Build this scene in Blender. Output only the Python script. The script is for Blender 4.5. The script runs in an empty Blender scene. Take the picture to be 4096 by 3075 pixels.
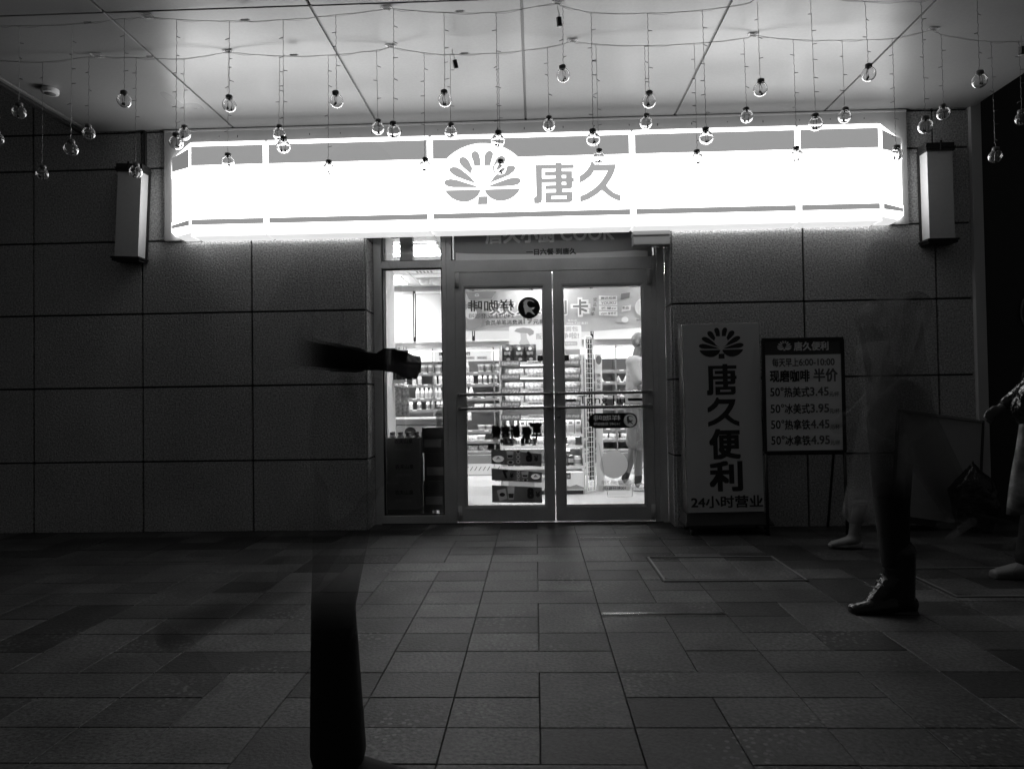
# Night street front of a convenience store, black and white: lit sign, open doors' light, globe bulbs under a canopy.
import bpy, bmesh, math, random
from mathutils import Vector, Matrix, noise as mnoise

random.seed(7)
SC = bpy.context.scene
COL = SC.collection
R = math.radians

# ---------------------------------------------------------------- camera, world, exposure
cam_data = bpy.data.cameras.new('camera')
cam = bpy.data.objects.new('camera', cam_data)
COL.objects.link(cam)
cam_data.sensor_width = 36.0
cam_data.lens = 24.0
cam_data.clip_start = 0.05
cam_data.clip_end = 400.0
cam.matrix_world = Matrix(((0.999323, 0.015491, 0.033378, 0.0), (0.033662, -0.018478, -0.999262, -5.470), (-0.014863, 0.999709, -0.018987, 1.05), (0, 0, 0, 1)))
SC.camera = cam

world = bpy.data.worlds.new('World')
SC.world = world
world.use_nodes = True
world.node_tree.nodes['Background'].inputs[0].default_value = (0.5, 0.5, 0.5, 1)
world.node_tree.nodes['Background'].inputs[1].default_value = 0.062      # city night sky

SC.view_settings.view_transform = 'Standard'
SC.view_settings.look = 'None'
SC.view_settings.exposure = 0.0
SC.view_settings.gamma = 1.0
SC.render.engine = 'CYCLES'
SC.cycles.use_denoising = True
SC.cycles.max_bounces = 10
SC.cycles.transparent_max_bounces = 24
SC.cycles.caustics_reflective = False
SC.cycles.caustics_refractive = False
SC.cycles.sample_clamp_indirect = 6.0

SIGN_POWER = 5.3
SIGN_SIDE_POWER = 1.2
ROOM_LIGHT_POWER = 42.0
SHELF_LIGHT_POWER = 14.0

# ---------------------------------------------------------------- materials (all greys: the photograph is black and white)
def _new(name):
    m = bpy.data.materials.new(name); m.use_nodes = True
    return m, m.node_tree.nodes, m.node_tree.links

def mat(name, v, rough=0.6, metal=0.0, grain=None, patch=None, bump=None, spec=0.5, tone=False, alpha=None, rough_patch=None, through=0.0):
    """grey principled surface; grain/patch = (scale, amount) brightness noise; bump = (scale, strength, distance)"""
    m, N, L = _new(name)
    b = N['Principled BSDF']
    b.inputs['Roughness'].default_value = rough
    b.inputs['Metallic'].default_value = metal
    b.inputs['Specular IOR Level'].default_value = spec
    b.inputs['Base Color'].default_value = (v, v, v, 1)
    if grain or patch or tone:
        tc = N.new('ShaderNodeTexCoord')
        cur = N.new('ShaderNodeValue'); cur.outputs[0].default_value = v; out = cur.outputs[0]
        for sp, detail in ((grain, 2.0), (patch, 5.0)):
            if not sp: continue
            t = N.new('ShaderNodeTexNoise'); t.inputs['Scale'].default_value = sp[0]; t.inputs['Detail'].default_value = detail
            L.new(tc.outputs['Object'], t.inputs['Vector'])
            r = N.new('ShaderNodeMapRange'); r.inputs[1].default_value = 0.3; r.inputs[2].default_value = 0.7
            r.inputs[3].default_value = 1 - sp[1]; r.inputs[4].default_value = 1 + sp[1]
            L.new(t.outputs['Fac'], r.inputs[0])
            k = N.new('ShaderNodeMath'); k.operation = 'MULTIPLY'
            L.new(out, k.inputs[0]); L.new(r.outputs[0], k.inputs[1]); out = k.outputs[0]
        if tone:
            a = N.new('ShaderNodeAttribute'); a.attribute_name = 'tone'
            k = N.new('ShaderNodeMath'); k.operation = 'MULTIPLY'
            L.new(out, k.inputs[0]); L.new(a.outputs['Fac'], k.inputs[1]); out = k.outputs[0]
        L.new(out, b.inputs['Base Color'])
    if rough_patch:
        tc = N.new('ShaderNodeTexCoord'); mp = N.new('ShaderNodeMapping'); mp.inputs['Scale'].default_value = (1, 0.35, 1)
        t = N.new('ShaderNodeTexNoise'); t.inputs['Scale'].default_value = rough_patch[0]; t.inputs['Detail'].default_value = 3
        L.new(tc.outputs['Object'], mp.inputs[0]); L.new(mp.outputs[0], t.inputs['Vector'])
        r = N.new('ShaderNodeMapRange'); r.interpolation_type = 'SMOOTHERSTEP'; r.inputs[1].default_value = 0.15; r.inputs[2].default_value = 0.85
        r.inputs[3].default_value = rough - rough_patch[1]; r.inputs[4].default_value = rough + rough_patch[1]
        L.new(t.outputs['Fac'], r.inputs[0]); L.new(r.outputs[0], b.inputs['Roughness'])
    if bump:
        tc = N.new('ShaderNodeTexCoord')
        t = N.new('ShaderNodeTexNoise'); t.inputs['Scale'].default_value = bump[0]; t.inputs['Detail'].default_value = 3
        L.new(tc.outputs['Object'], t.inputs['Vector'])
        bn = N.new('ShaderNodeBump'); bn.inputs['Strength'].default_value = bump[1]; bn.inputs['Distance'].default_value = bump[2]
        L.new(t.outputs['Fac'], bn.inputs['Height']); L.new(bn.outputs[0], b.inputs['Normal'])
    if through:      # thin vinyl that lets light through from behind
        t = N.new('ShaderNodeBsdfTranslucent'); t.inputs[0].default_value = (v, v, v, 1)
        mx = N.new('ShaderNodeMixShader'); mx.inputs[0].default_value = through
        L.new(b.outputs[0], mx.inputs[1]); L.new(t.outputs[0], mx.inputs[2]); L.new(mx.outputs[0], N['Material Output'].inputs[0])
    if alpha == 'presence':
        a = N.new('ShaderNodeAttribute'); a.attribute_name = 'presence'
        L.new(a.outputs['Fac'], b.inputs['Alpha'])
    elif alpha is not None:
        b.inputs['Alpha'].default_value = alpha
    return m

def emit(name, strength, v=1.0):
    m, N, L = _new(name)
    b = N['Principled BSDF']
    b.inputs['Base Color'].default_value = (0.7 * v, 0.7 * v, 0.7 * v, 1)
    b.inputs['Roughness'].default_value = 0.35
    b.inputs['Emission Color'].default_value = (1, 1, 1, 1)
    b.inputs['Emission Strength'].default_value = strength
    return m

def pane(name, refl=1.25, tint=0.93):
    m, N, L = _new(name)
    N.remove(N['Principled BSDF'])
    tr = N.new('ShaderNodeBsdfTransparent'); tr.inputs[0].default_value = (tint, tint, tint, 1)
    gl = N.new('ShaderNodeBsdfGlossy'); gl.inputs['Roughness'].default_value = 0.01
    fr = N.new('ShaderNodeFresnel'); fr.inputs[0].default_value = refl
    mx = N.new('ShaderNodeMixShader')
    L.new(fr.outputs[0], mx.inputs[0]); L.new(tr.outputs[0], mx.inputs[1]); L.new(gl.outputs[0], mx.inputs[2])
    L.new(mx.outputs[0], N['Material Output'].inputs[0])
    return m

def clear_glass(name):
    m, N, L = _new(name)
    N.remove(N['Principled BSDF'])
    g = N.new('ShaderNodeBsdfGlass'); g.inputs['IOR'].default_value = 1.42; g.inputs['Roughness'].default_value = 0.0
    g.inputs[0].default_value = (1, 1, 1, 1)
    d = N.new('ShaderNodeBsdfTranslucent'); d.inputs[0].default_value = (0.8, 0.8, 0.8, 1)      # pale diffuse share that makes the globes lighter
    d2 = N.new('ShaderNodeBsdfDiffuse'); d2.inputs[0].default_value = (0.8, 0.8, 0.8, 1)
    m1 = N.new('ShaderNodeMixShader'); L.new(d.outputs[0], m1.inputs[1]); L.new(d2.outputs[0], m1.inputs[2])
    mx = N.new('ShaderNodeMixShader'); mx.inputs[0].default_value = 0.035
    L.new(g.outputs[0], mx.inputs[1]); L.new(m1.outputs[0], mx.inputs[2])
    L.new(mx.outputs[0], N['Material Output'].inputs[0])
    return m

def paving_mat():
    m = mat('granite_paving', 0.055, 0.52, grain=(70, 0.5), patch=(3.4, 0.38), bump=(80, 0.5, 0.004), spec=0.2, tone=True)
    N, L = m.node_tree.nodes, m.node_tree.links
    b = N['Principled BSDF']
    # pale pitting worn into the stone where most feet pass
    src = b.inputs['Base Color'].links[0].from_socket
    tc = N.new('ShaderNodeTexCoord')
    vo = N.new('ShaderNodeTexVoronoi'); vo.inputs['Scale'].default_value = 30; vo.voronoi_dimensions = '2D'
    L.new(tc.outputs['Object'], vo.inputs['Vector'])
    dots = N.new('ShaderNodeMapRange'); dots.inputs[1].default_value = 0.25; dots.inputs[2].default_value = 0.18
    dots.inputs[3].default_value = 0; dots.inputs[4].default_value = 1
    L.new(vo.outputs['Distance'], dots.inputs[0])
    ns = N.new('ShaderNodeTexNoise'); ns.inputs['Scale'].default_value = 2.6; ns.inputs['Detail'].default_value = 4
    L.new(tc.outputs['Object'], ns.inputs['Vector'])
    msk = N.new('ShaderNodeMapRange'); msk.inputs[1].default_value = 0.52; msk.inputs[2].default_value = 0.66
    L.new(ns.outputs['Fac'], msk.inputs[0])
    mm = N.new('ShaderNodeMath'); mm.operation = 'MULTIPLY'
    L.new(dots.outputs[0], mm.inputs[0]); L.new(msk.outputs[0], mm.inputs[1])
    m2 = N.new('ShaderNodeMath'); m2.operation = 'MULTIPLY'; m2.inputs[1].default_value = 0.5
    L.new(mm.outputs[0], m2.inputs[0])
    mix = N.new('ShaderNodeMix'); mix.data_type = 'RGBA'
    L.new(m2.outputs[0], mix.inputs['Factor']); L.new(src, mix.inputs['A']); mix.inputs['B'].default_value = (0.19, 0.19, 0.19, 1)
    L.new(mix.outputs['Result'], b.inputs['Base Color'])
    return m

M = dict(
    granite=mat('granite_cladding', 0.45, 0.75, grain=(80, 0.50), patch=(1.6, 0.12), bump=(70, 0.8, 0.008)),
    groove=mat('joint_shadow_gap', 0.03, 0.9),
    paving=paving_mat(), paving_base=mat('paving_bed', 0.02, 0.95),
    ceiling=mat('composite_ceiling_panel', 0.30, 0.34, grain=(60, 0.04), patch=(1.3, 0.10), spec=0.8, rough_patch=(1.8, 0.07)),
    ceiling_trim=mat('ceiling_trim', 0.55, 0.5),
    sign_white=emit('sign_white_acrylic', SIGN_POWER), sign_side=emit('sign_side_acrylic', SIGN_SIDE_POWER), sign_tray=emit('sign_tray', 0.75, 0.5),
    sign_band=emit('sign_band_acrylic', 0.30, 0.4), sign_mark=emit('sign_mark_acrylic', 0.40, 0.4), sign_band_end=emit('sign_band_end', 0.22, 0.3),
    panel_metal=mat('back_panel_metal', 0.42, 0.5, patch=(3, 0.08)),
    frame=mat('dark_aluminium', 0.66, 0.45, metal=0.0, grain=(200, 0.08), patch=(3, 0.12)),
    frame_dark=mat('frame_gasket', 0.02, 0.6),
    steel=mat('brushed_steel', 0.55, 0.22, metal=1.0),
    black=mat('black_plastic', 0.02, 0.4), black_matt=mat('black_matt', 0.012, 0.8),
    dark=mat('dark_print', 0.035, 0.5), mid=mat('mid_print', 0.16, 0.55), pale=mat('pale_print', 0.45, 0.5),
    grey3=mat('grey_print', 0.28, 0.55), white=mat('white_plastic', 0.78, 0.4), whitem=mat('white_matt', 0.75, 0.8, patch=(4, 0.05)),
    glass=pane('window_glass'), clear=clear_glass('bulb_glass'),
    shade=mat('lantern_acrylic', 0.62, 0.45, grain=(40, 0.03)), bronze=mat('dark_bronze', 0.03, 0.5, metal=0.4),
    wire=mat('clear_wire', 0.40, 0.35), wire_dark=mat('wire_dark', 0.16, 0.4), tape=mat('clear_tape', 0.7, 0.12, alpha=0.35),
    cap=mat('bulb_cap', 0.16, 0.3), led=mat('led_bead', 0.05, 0.3),
    shop_floor=mat('shop_tiles', 0.62, 0.10, patch=(2, 0.04), spec=0.6), shop_wall=mat('shop_wall', 0.72, 0.8, patch=(2, 0.03)),
    shop_ceiling=mat('shop_ceiling', 0.78, 0.85), room_light=emit('louvre_light', ROOM_LIGHT_POWER), shelf_light=emit('shelf_light', SHELF_LIGHT_POWER),
    header_light=emit('fridge_header_light', 1.15), fridge_grey=mat('fridge_grey', 0.19, 0.5), fridge_white=mat('fridge_white', 0.6, 0.4),
    shelf=mat('shelf_white', 0.6, 0.45), blind=mat('blind_fabric', 0.66, 0.85), banner=mat('banner_vinyl', 0.42, 0.5, patch=(2, 0.15)),
    board_dark=mat('banner_board', 0.32, 0.5), board_pale=mat('banner_board_pale', 0.95, 0.5), 
    milk=mat('milk_white', 0.82, 0.3), film=mat('snack_film', 0.5, 0.15, grain=(40, 0.5), bump=(30, 0.8, 0.02)),
    dark_film=mat('dark_snack_film', 0.03, 0.2, bump=(25, 0.8, 0.02)), bread=mat('bread', 0.35, 0.6, grain=(30, 0.3)),
    water=mat('water_bottle_plastic', 0.22, 0.1, alpha=0.55), wood=mat('counter_board', 0.35, 0.5),
    board=mat('sign_board_face', 0.74, 0.45, patch=(1.5, 0.05)), board_ink=mat('sign_board_ink', 0.028, 0.5), poster=mat('poster_paper', 0.88, 0.5, patch=(2, 0.06)),
    ink=mat('poster_ink', 0.02, 0.5), ink_grey=mat('poster_ink_grey', 0.13, 0.5), poster_head=mat('poster_head', 0.06, 0.5),
    sticker=mat('door_sticker', 0.02, 0.5), sticker_grey=mat('door_sticker_grey', 0.34, 0.5, through=0.75), sticker_mid=mat('door_sticker_mid', 0.16, 0.5, through=0.75), sticker_pale=mat('door_sticker_pale', 0.62, 0.6, through=0.7),
    skin=mat('skin', 0.12, 0.5, patch=(6, 0.08)), shirt=mat('shirt_cotton', 0.30, 0.9, grain=(60, 0.05)), shorts=mat('shorts_cotton', 0.16, 0.9, grain=(80, 0.08)),
    trainer=mat('trainer', 0.6, 0.6, grain=(50, 0.25)), sock=mat('dark_sock', 0.03, 0.9),
    ghost_skin=mat('walker_skin', 0.25, 0.6, alpha='presence'), ghost_dark=mat('walker_cloth_and_silhouette', 0.010, 0.9, alpha='presence'),
    ghost_light=mat('walker_light_cloth', 0.35, 0.9, alpha='presence'), ghost_hair=mat('walker_hair', 0.012, 0.7, alpha='presence'),
    leather=mat('black_leather', 0.012, 0.22, bump=(30, 0.5, 0.01)), flats=mat('pale_flat_shoe', 0.45, 0.3),
    sack=mat('black_sack', 0.012, 0.18, bump=(14, 0.9, 0.03)), tote=mat('floral_tote', 0.2, 0.8, grain=(40, 0.3), patch=(9, 0.8)),
)
# ---------------------------------------------------------------- mesh builder
_glyphs = {}
def glyph_mesh(s):
    if s not in _glyphs:
        cu = bpy.data.curves.new('tmp_text', 'FONT'); cu.body = s; cu.size = 1.0; cu.resolution_u = 3
        o = bpy.data.objects.new('tmp_text', cu)
        me = bpy.data.meshes.new_from_object(o)
        vs = [(v.co.x, v.co.y) for v in me.vertices]; fs = [tuple(p.vertices) for p in me.polygons]
        bpy.data.objects.remove(o); bpy.data.curves.remove(cu); bpy.data.meshes.remove(me)
        _glyphs[s] = (vs, fs)
    return _glyphs[s]

def loops_mesh(loops):
    cu = bpy.data.curves.new('tmp_fill', 'CURVE'); cu.dimensions = '2D'; cu.fill_mode = 'BOTH'
    for lp in loops:
        sp = cu.splines.new('POLY'); sp.points.add(len(lp) - 1)
        for p, q in zip(sp.points, lp): p.co = (q[0], q[1], 0, 1)
        sp.use_cyclic_u = True
    o = bpy.data.objects.new('tmp_fill', cu)
    me = bpy.data.meshes.new_from_object(o)
    vs = [(v.co.x, v.co.y) for v in me.vertices]; fs = [tuple(p.vertices) for p in me.polygons]
    bpy.data.objects.remove(o); bpy.data.curves.remove(cu); bpy.data.meshes.remove(me)
    return vs, fs

def ring(cx, cz, rx, rz=None, seg=32):
    rz = rz or rx
    return [(cx + rx * math.cos(2 * math.pi * i / seg), cz + rz * math.sin(2 * math.pi * i / seg)) for i in range(seg)]
def text_loops(t, x0, x1, z0, z1, mirror=False):
    """the outlines of a line of writing, for cutting it out of a sheet"""
    vs, fs = glyph_mesh(t); nxt = {}; cnt = {}
    key = lambda i: (round(vs[i][0], 5), round(vs[i][1], 5))
    for f in fs:
        for a, b in zip(f, f[1:] + f[:1]):
            a, b = key(a), key(b)
            if (b, a) in cnt: del cnt[(b, a)]
            else: cnt[(a, b)] = 1
    for a, b in cnt: nxt.setdefault(a, []).append(b)
    ax = min(v[0] for v in vs); bx = max(v[0] for v in vs); az = min(v[1] for v in vs); bz = max(v[1] for v in vs)
    kx = (x1 - x0) / (bx - ax); kz = (z1 - z0) / (bz - az); out = []
    while nxt:
        a = next(iter(nxt)); lp = [a]
        while True:
            b = nxt[a].pop()
            if not nxt[a]: del nxt[a]
            if b == lp[0] or b not in nxt: break
            lp.append(b); a = b
        if len(lp) > 2: out.append([((x1 - (x - ax) * kx) if mirror else (x0 + (x - ax) * kx), z0 + (z - az) * kz) for x, z in lp])
    return out

class MB:
    """collects shapes, then links them as ONE mesh object"""
    def __init__(s): s.v = []; s.f = []; s.m = []; s.sm = []; s.mats = []; s.tone = []
    def mi(s, m):
        if m not in s.mats: s.mats.append(m)
        return s.mats.index(m)
    def add(s, vs, fs, m, smooth=False, tone=1.0):
        o = len(s.v); i = s.mi(m); s.v += [tuple(v) for v in vs]
        for f in fs: s.f.append(tuple(o + k for k in f)); s.m.append(i); s.sm.append(smooth); s.tone.append(tone)
        return s
    def box(s, x0, x1, y0, y1, z0, z1, m, tone=1.0, xf=None):
        vs = [(x, y, z) for x in (x0, x1) for y in (y0, y1) for z in (z0, z1)]
        if xf: vs = [xf @ Vector(v) for v in vs]
        fs = [(0, 1, 3, 2), (4, 6, 7, 5), (0, 4, 5, 1), (2, 3, 7, 6), (0, 2, 6, 4), (1, 5, 7, 3)]
        return s.add(vs, fs, m, tone=tone)
    def slab(s, x0, x1, y0, y1, z0, z1, m, tone, ch=0.002):
        vs = [(x0, y0, z0), (x1, y0, z0), (x1, y1, z0), (x0, y1, z0)]
        vs += [(x0, y0, z1 - ch), (x1, y0, z1 - ch), (x1, y1, z1 - ch), (x0, y1, z1 - ch)]
        vs += [(x0 + ch, y0 + ch, z1), (x1 - ch, y0 + ch, z1), (x1 - ch, y1 - ch, z1), (x0 + ch, y1 - ch, z1)]
        fs = [(8, 9, 10, 11)] + [(a, (a + 1) % 4, 4 + (a + 1) % 4, 4 + a) for a in range(4)] + [(4 + a, 4 + (a + 1) % 4, 8 + (a + 1) % 4, 8 + a) for a in range(4)]
        return s.add(vs, fs, m, tone=tone)
    def fill(s, vs, fs, y, depth, m):
        """a flat shape in the xz plane at y, facing -y, with real thickness (front and back)"""
        n = len(vs)
        edges = {}
        for f in fs:
            for a, b in zip(f, f[1:] + f[:1]):
                k = (min(a, b), max(a, b)); edges[k] = None if k in edges else (a, b)
        V = [(x, y, z) for x, z in vs]; F = list(fs)
        if depth > 0:
            V += [(x, y + depth, z) for x, z in vs]; F += [tuple(reversed([k + n for k in f])) for f in fs]
            F += [(b, a, a + n, b + n) for e in edges.values() if e for a, b in (e,)]
        return s.add(V, F, m)
    def text(s, t, x0, x1, z0, z1, y, m, bold=0.0, mirror=False, depth=0.0008, xf=None):
        vs, fs = glyph_mesh(t); bold = max(bold, 0)
        ax = min(v[0] for v in vs) - bold; bx = max(v[0] for v in vs) + bold; az = min(v[1] for v in vs) - bold; bz = max(v[1] for v in vs) + bold
        kx = (x1 - x0) / max(bx - ax, 1e-4); kz = (z1 - z0) / max(bz - az, 1e-4)
        a = len(s.v)
        # heavier weights: the same strokes laid a little apart, each on its own thin level
        shifts = [(0, 0)] if bold == 0 else [(0, 0), (bold, bold), (-bold, bold), (-bold, -bold), (bold, -bold)] + ([(bold, 0), (-bold, 0), (0, bold), (0, -bold)] if bold > .03 else [])
        for j, (dx, dz) in enumerate(shifts):
            q = [((x1 - (v[0] + dx - ax) * kx) if mirror else (x0 + (v[0] + dx - ax) * kx), z0 + (v[1] + dz - az) * kz) for v in vs]
            s.fill(q, fs, y - j * .00006, depth, m)
        if xf: s.v[a:] = [tuple(xf @ Vector(v)) for v in s.v[a:]]
        return s
    def knock(s, outline, holes, y, depth, m):
        return s.fill(*loops_mesh([outline] + holes), y, depth, m)
    def poly(s, pts, y, depth, m):
        n = len(pts); area = sum(pts[i][0] * pts[(i + 1) % n][1] - pts[(i + 1) % n][0] * pts[i][1] for i in range(n))
        if area < 0: pts = list(reversed(pts))
        V = [(x, y, z) for x, z in pts] + [(x, y + depth, z) for x, z in pts]
        F = [tuple(range(n)), tuple(reversed(range(n, 2 * n)))] + [((i + 1) % n, i, i + n, (i + 1) % n + n) for i in range(n)]
        return s.add(V, F, m)
    def disc(s, cx, cz, rx, y, depth, m, rz=None, seg=40):
        rz = rz or rx
        return s.poly([(cx + rx * math.cos(2 * math.pi * i / seg), cz + rz * math.sin(2 * math.pi * i / seg)) for i in range(seg)], y, depth, m)
    def tube(s, pts, r, m, seg=6, closed_ends=True, r1=None):
        pts = [Vector(p) for p in pts]; n = len(pts); V = []; F = []
        up = None
        for i, p in enumerate(pts):
            d = (pts[min(i + 1, n - 1)] - pts[max(i - 1, 0)]).normalized()
            if up is None:
                up = d.cross(Vector((0, 0, 1)) if abs(d.z) < 0.9 else Vector((1, 0, 0))).normalized()
            else:
                up = (up - d * up.dot(d)).normalized()
            w = d.cross(up); rr = r if r1 is None else r + (r1 - r) * i / (n - 1)
            V += [p + (up * math.cos(2 * math.pi * k / seg) + w * math.sin(2 * math.pi * k / seg)) * rr for k in range(seg)]
        for i in range(n - 1):
            for k in range(seg):
                a = i * seg + k; b = i * seg + (k + 1) % seg
                F.append((a, b, b + seg, a + seg))
        if closed_ends: F += [tuple(reversed(range(seg))), tuple(range((n - 1) * seg, n * seg))]
        return s.add(V, F, m, smooth=seg > 6)
    def lathe(s, prof, m, c=(0, 0, 0), seg=16, smooth=True, ms=None):
        """profile of (radius, z) from bottom to top; ms = a material per band"""
        for i in range(len(prof) - 1):
            (r0, z0), (r1, z1) = prof[i], prof[i + 1]
            ring = lambda r, z: [(c[0] + r * math.cos(2 * math.pi * k / seg), c[1] + r * math.sin(2 * math.pi * k / seg), c[2] + z) for k in range(seg)]
            s.add(ring(r0, z0) + ring(r1, z1), [(k, (k + 1) % seg, seg + (k + 1) % seg, seg + k) for k in range(seg)], ms[i] if ms else m, smooth)
        return s
    def mesh(s, name):
        me = bpy.data.meshes.new(name); me.from_pydata(s.v, [], s.f)
        for m in s.mats: me.materials.append(m)
        for p, i, sm in zip(me.polygons, s.m, s.sm): p.material_index = i; p.use_smooth = sm
        if any(t != 1.0 for t in s.tone):
            a = me.attributes.new('tone', 'FLOAT', 'FACE'); a.data.foreach_set('value', s.tone)
        bm = bmesh.new(); bm.from_mesh(me); bmesh.ops.remove_doubles(bm, verts=bm.verts, dist=1e-5) if len(s.v) < 6000 else None
        bm.to_mesh(me); bm.free()
        return me
    def build(s, name, parent=None, bevel=0.0):
        o = bpy.data.objects.new(name, s.mesh(name)); COL.objects.link(o)
        if parent: o.parent = parent
        if bevel:
            b = o.modifiers.new('bevel', 'BEVEL'); b.width = bevel; b.segments = 2; b.limit_method = 'ANGLE'; b.angle_limit = R(50)
        return o

def tag(o, label=None, cat=None, group=None, kind=None):
    if label: o['label'] = label
    if cat: o['category'] = cat
    if group: o['group'] = group
    if kind: o['kind'] = kind
    return o

def thing(name, label, cat, loc=(0, 0, 0), group=None):
    o = bpy.data.objects.new(name, None); COL.objects.link(o); o.location = loc; o.empty_display_size = 0.1
    return tag(o, label, cat, group)

def copy_tree(o, parent=None):
    c = o.copy(); COL.objects.link(c); c.parent = parent
    for ch in [k for k in o.children]: copy_tree(ch, c)
    return c

def at_world(mb, o):
    """shift a builder's world coordinates so that they are local to thing o"""
    l = o.location; mb.v = [(x - l.x, y - l.y, z - l.z) for x, y, z in mb.v]; return mb

def emblem(mb, cx, cz, k, y, depth, m):
    for i, p in enumerate(EMBLEM):
        mb.poly([(cx + a * k, cz + b * k) for a, b in p], y - (0.0004 if i == len(EMBLEM) - 1 else 0), depth, m)

# traced outlines in metres: bulb drops (x, z top, x, z globe), light string fixings, the emblem's petals, the sign's two characters
FRONT_DROPS=[(-3.092,3.253,-3.09,2.587),(-2.952,3.244,-2.957,2.74),(-2.639,3.245,-2.651,2.516),(-2.332,3.267,-2.335,2.789),(-2.026,3.252,-2.033,2.537),(-1.718,3.23,-1.722,2.745),(-1.406,3.227,-1.411,2.499),(-1.102,3.246,-1.103,2.751),(-0.77,3.271,-0.777,2.566),(-0.482,3.238,-0.484,2.738),(-0.186,3.228,-0.187,2.499),(0.192,3.251,0.187,2.858),(0.35,3.21,0.349,2.492),(0.666,3.195,0.665,2.698),(0.971,3.202,0.978,2.483),(1.276,3.241,1.282,2.746),(1.569,3.259,1.582,2.543),(1.868,3.221,1.877,2.812),(2.174,3.21,2.18,2.512),(2.477,3.23,2.479,2.756)]
REAR_DROPS=[(-3.125,3.244,-3.131,2.523),(-2.822,3.272,-2.825,2.777),(-2.513,3.255,-2.52,2.521),(-2.202,3.238,-2.204,2.754),(-1.915,3.272,-1.924,2.568),(-1.585,3.236,-1.594,2.738),(-1.274,3.231,-1.28,2.507),(-0.966,3.253,-0.963,2.756),(-0.664,3.226,-0.669,2.506),(-0.499,3.211,-0.503,2.719),(-0.196,3.211,-0.195,2.482),(0.112,3.237,0.113,2.746),(0.414,3.247,0.42,2.532),(0.717,3.227,0.716,2.743),(1.023,3.232,1.028,2.509),(1.329,3.254,1.336,2.764),(1.631,3.237,1.637,2.513),(1.929,3.222,1.933,2.747),(2.233,3.222,2.238,2.504),(2.529,3.237,2.53,2.749),(2.827,3.183,2.833,2.476),(2.993,3.183,2.998,2.703)]
FRONT_TAPES=[(-3.125,3.263),(-2.199,3.283),(-0.81,3.286),(0.165,3.257),(1.292,3.249),(1.948,3.231)]
REAR_TAPES=[(-3.469,3.258),(-2.767,3.289),(-1.919,3.277),(-0.877,3.279),(0.269,3.27),(1.386,3.273),(2.482,3.251),(3.049,3.176)]
EMBLEM=[[(-0.064,0.171),(-0.013,0.171),(-0.014,0.219),(-0.019,0.253),(-0.032,0.278),(-0.054,0.289),(-0.075,0.283),(-0.088,0.263),(-0.083,0.24),(-0.072,0.209)],[(0.064,0.171),(0.013,0.171),(0.014,0.219),(0.019,0.253),(0.032,0.278),(0.054,0.289),(0.075,0.283),(0.088,0.263),(0.083,0.24),(0.072,0.209)],[(-0.09,0.108),(-0.085,0.129),(-0.075,0.149),(-0.092,0.187),(-0.108,0.22),(-0.127,0.239),(-0.153,0.246),(-0.176,0.237),(-0.183,0.214),(-0.172,0.186),(-0.143,0.155)],[(0.09,0.108),(0.085,0.129),(0.075,0.149),(0.092,0.187),(0.108,0.22),(0.127,0.239),(0.153,0.246),(0.176,0.237),(0.183,0.214),(0.172,0.186),(0.143,0.155)],[(-0.021,0.021),(-0.05,0.037),(-0.073,0.058),(-0.091,0.085),(-0.128,0.116),(-0.169,0.15),(-0.203,0.166),(-0.229,0.169),(-0.252,0.161),(-0.26,0.144),(-0.249,0.123),(-0.208,0.092),(-0.144,0.066)],[(0.021,0.021),(0.05,0.037),(0.073,0.058),(0.091,0.085),(0.128,0.116),(0.169,0.15),(0.203,0.166),(0.229,0.169),(0.252,0.161),(0.26,0.144),(0.249,0.123),(0.208,0.092),(0.144,0.066)],[(-0.023,0.001),(-0.069,0.021),(-0.144,0.047),(-0.2,0.066),(-0.249,0.075),(-0.283,0.068),(-0.3,0.053),(-0.297,0.034),(-0.273,0.016),(-0.231,0.007)],[(0.023,0.001),(0.069,0.021),(0.144,0.047),(0.2,0.066),(0.249,0.075),(0.283,0.068),(0.3,0.053),(0.297,0.034),(0.273,0.016),(0.231,0.007)],[(-0.014,-0.014),(-0.295,-0.013),(-0.277,-0.044),(-0.247,-0.073),(-0.21,-0.095),(-0.161,-0.109),(-0.116,-0.108),(-0.071,-0.09),(-0.037,-0.063),(-0.021,-0.037)],[(0.014,-0.014),(0.295,-0.013),(0.277,-0.044),(0.247,-0.073),(0.21,-0.095),(0.161,-0.109),(0.116,-0.108),(0.071,-0.09),(0.037,-0.063),(0.021,-0.037)],[(-0.036,-0.067),(0.039,-0.067),(0.04,-0.132),(-0.04,-0.132)]]
TANG=[[(0.032,2.849),(0.185,2.848),(0.185,2.864),(0.235,2.864),(0.235,2.848),(0.33,2.847),(0.33,2.815),(0.237,2.815),(0.236,2.796),(0.315,2.794),(0.315,2.741),(0.329,2.741),(0.329,2.709),(0.316,2.708),(0.315,2.673),(0.309,2.661),(0.296,2.656),(0.238,2.655),(0.236,2.634),(0.315,2.633),(0.316,2.577),(0.311,2.56),(0.293,2.55),(0.104,2.549),(0.103,2.634),(0.185,2.633),(0.186,2.655),(0.103,2.656),(0.103,2.688),(0.185,2.689),(0.185,2.709),(0.082,2.709),(0.08,2.577),(0.075,2.557),(0.056,2.548),(0.015,2.549),(0.014,2.596),(0.029,2.6),(0.033,2.61)],[(0.083,2.816),(0.184,2.816),(0.184,2.796),(0.102,2.796),(0.102,2.763),(0.184,2.762),(0.184,2.742),(0.082,2.743)],[(0.236,2.763),(0.265,2.762),(0.265,2.741),(0.236,2.742)],[(0.235,2.709),(0.265,2.708),(0.265,2.688),(0.235,2.689)],[(0.152,2.601),(0.267,2.602),(0.267,2.58),(0.152,2.581)]]
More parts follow.
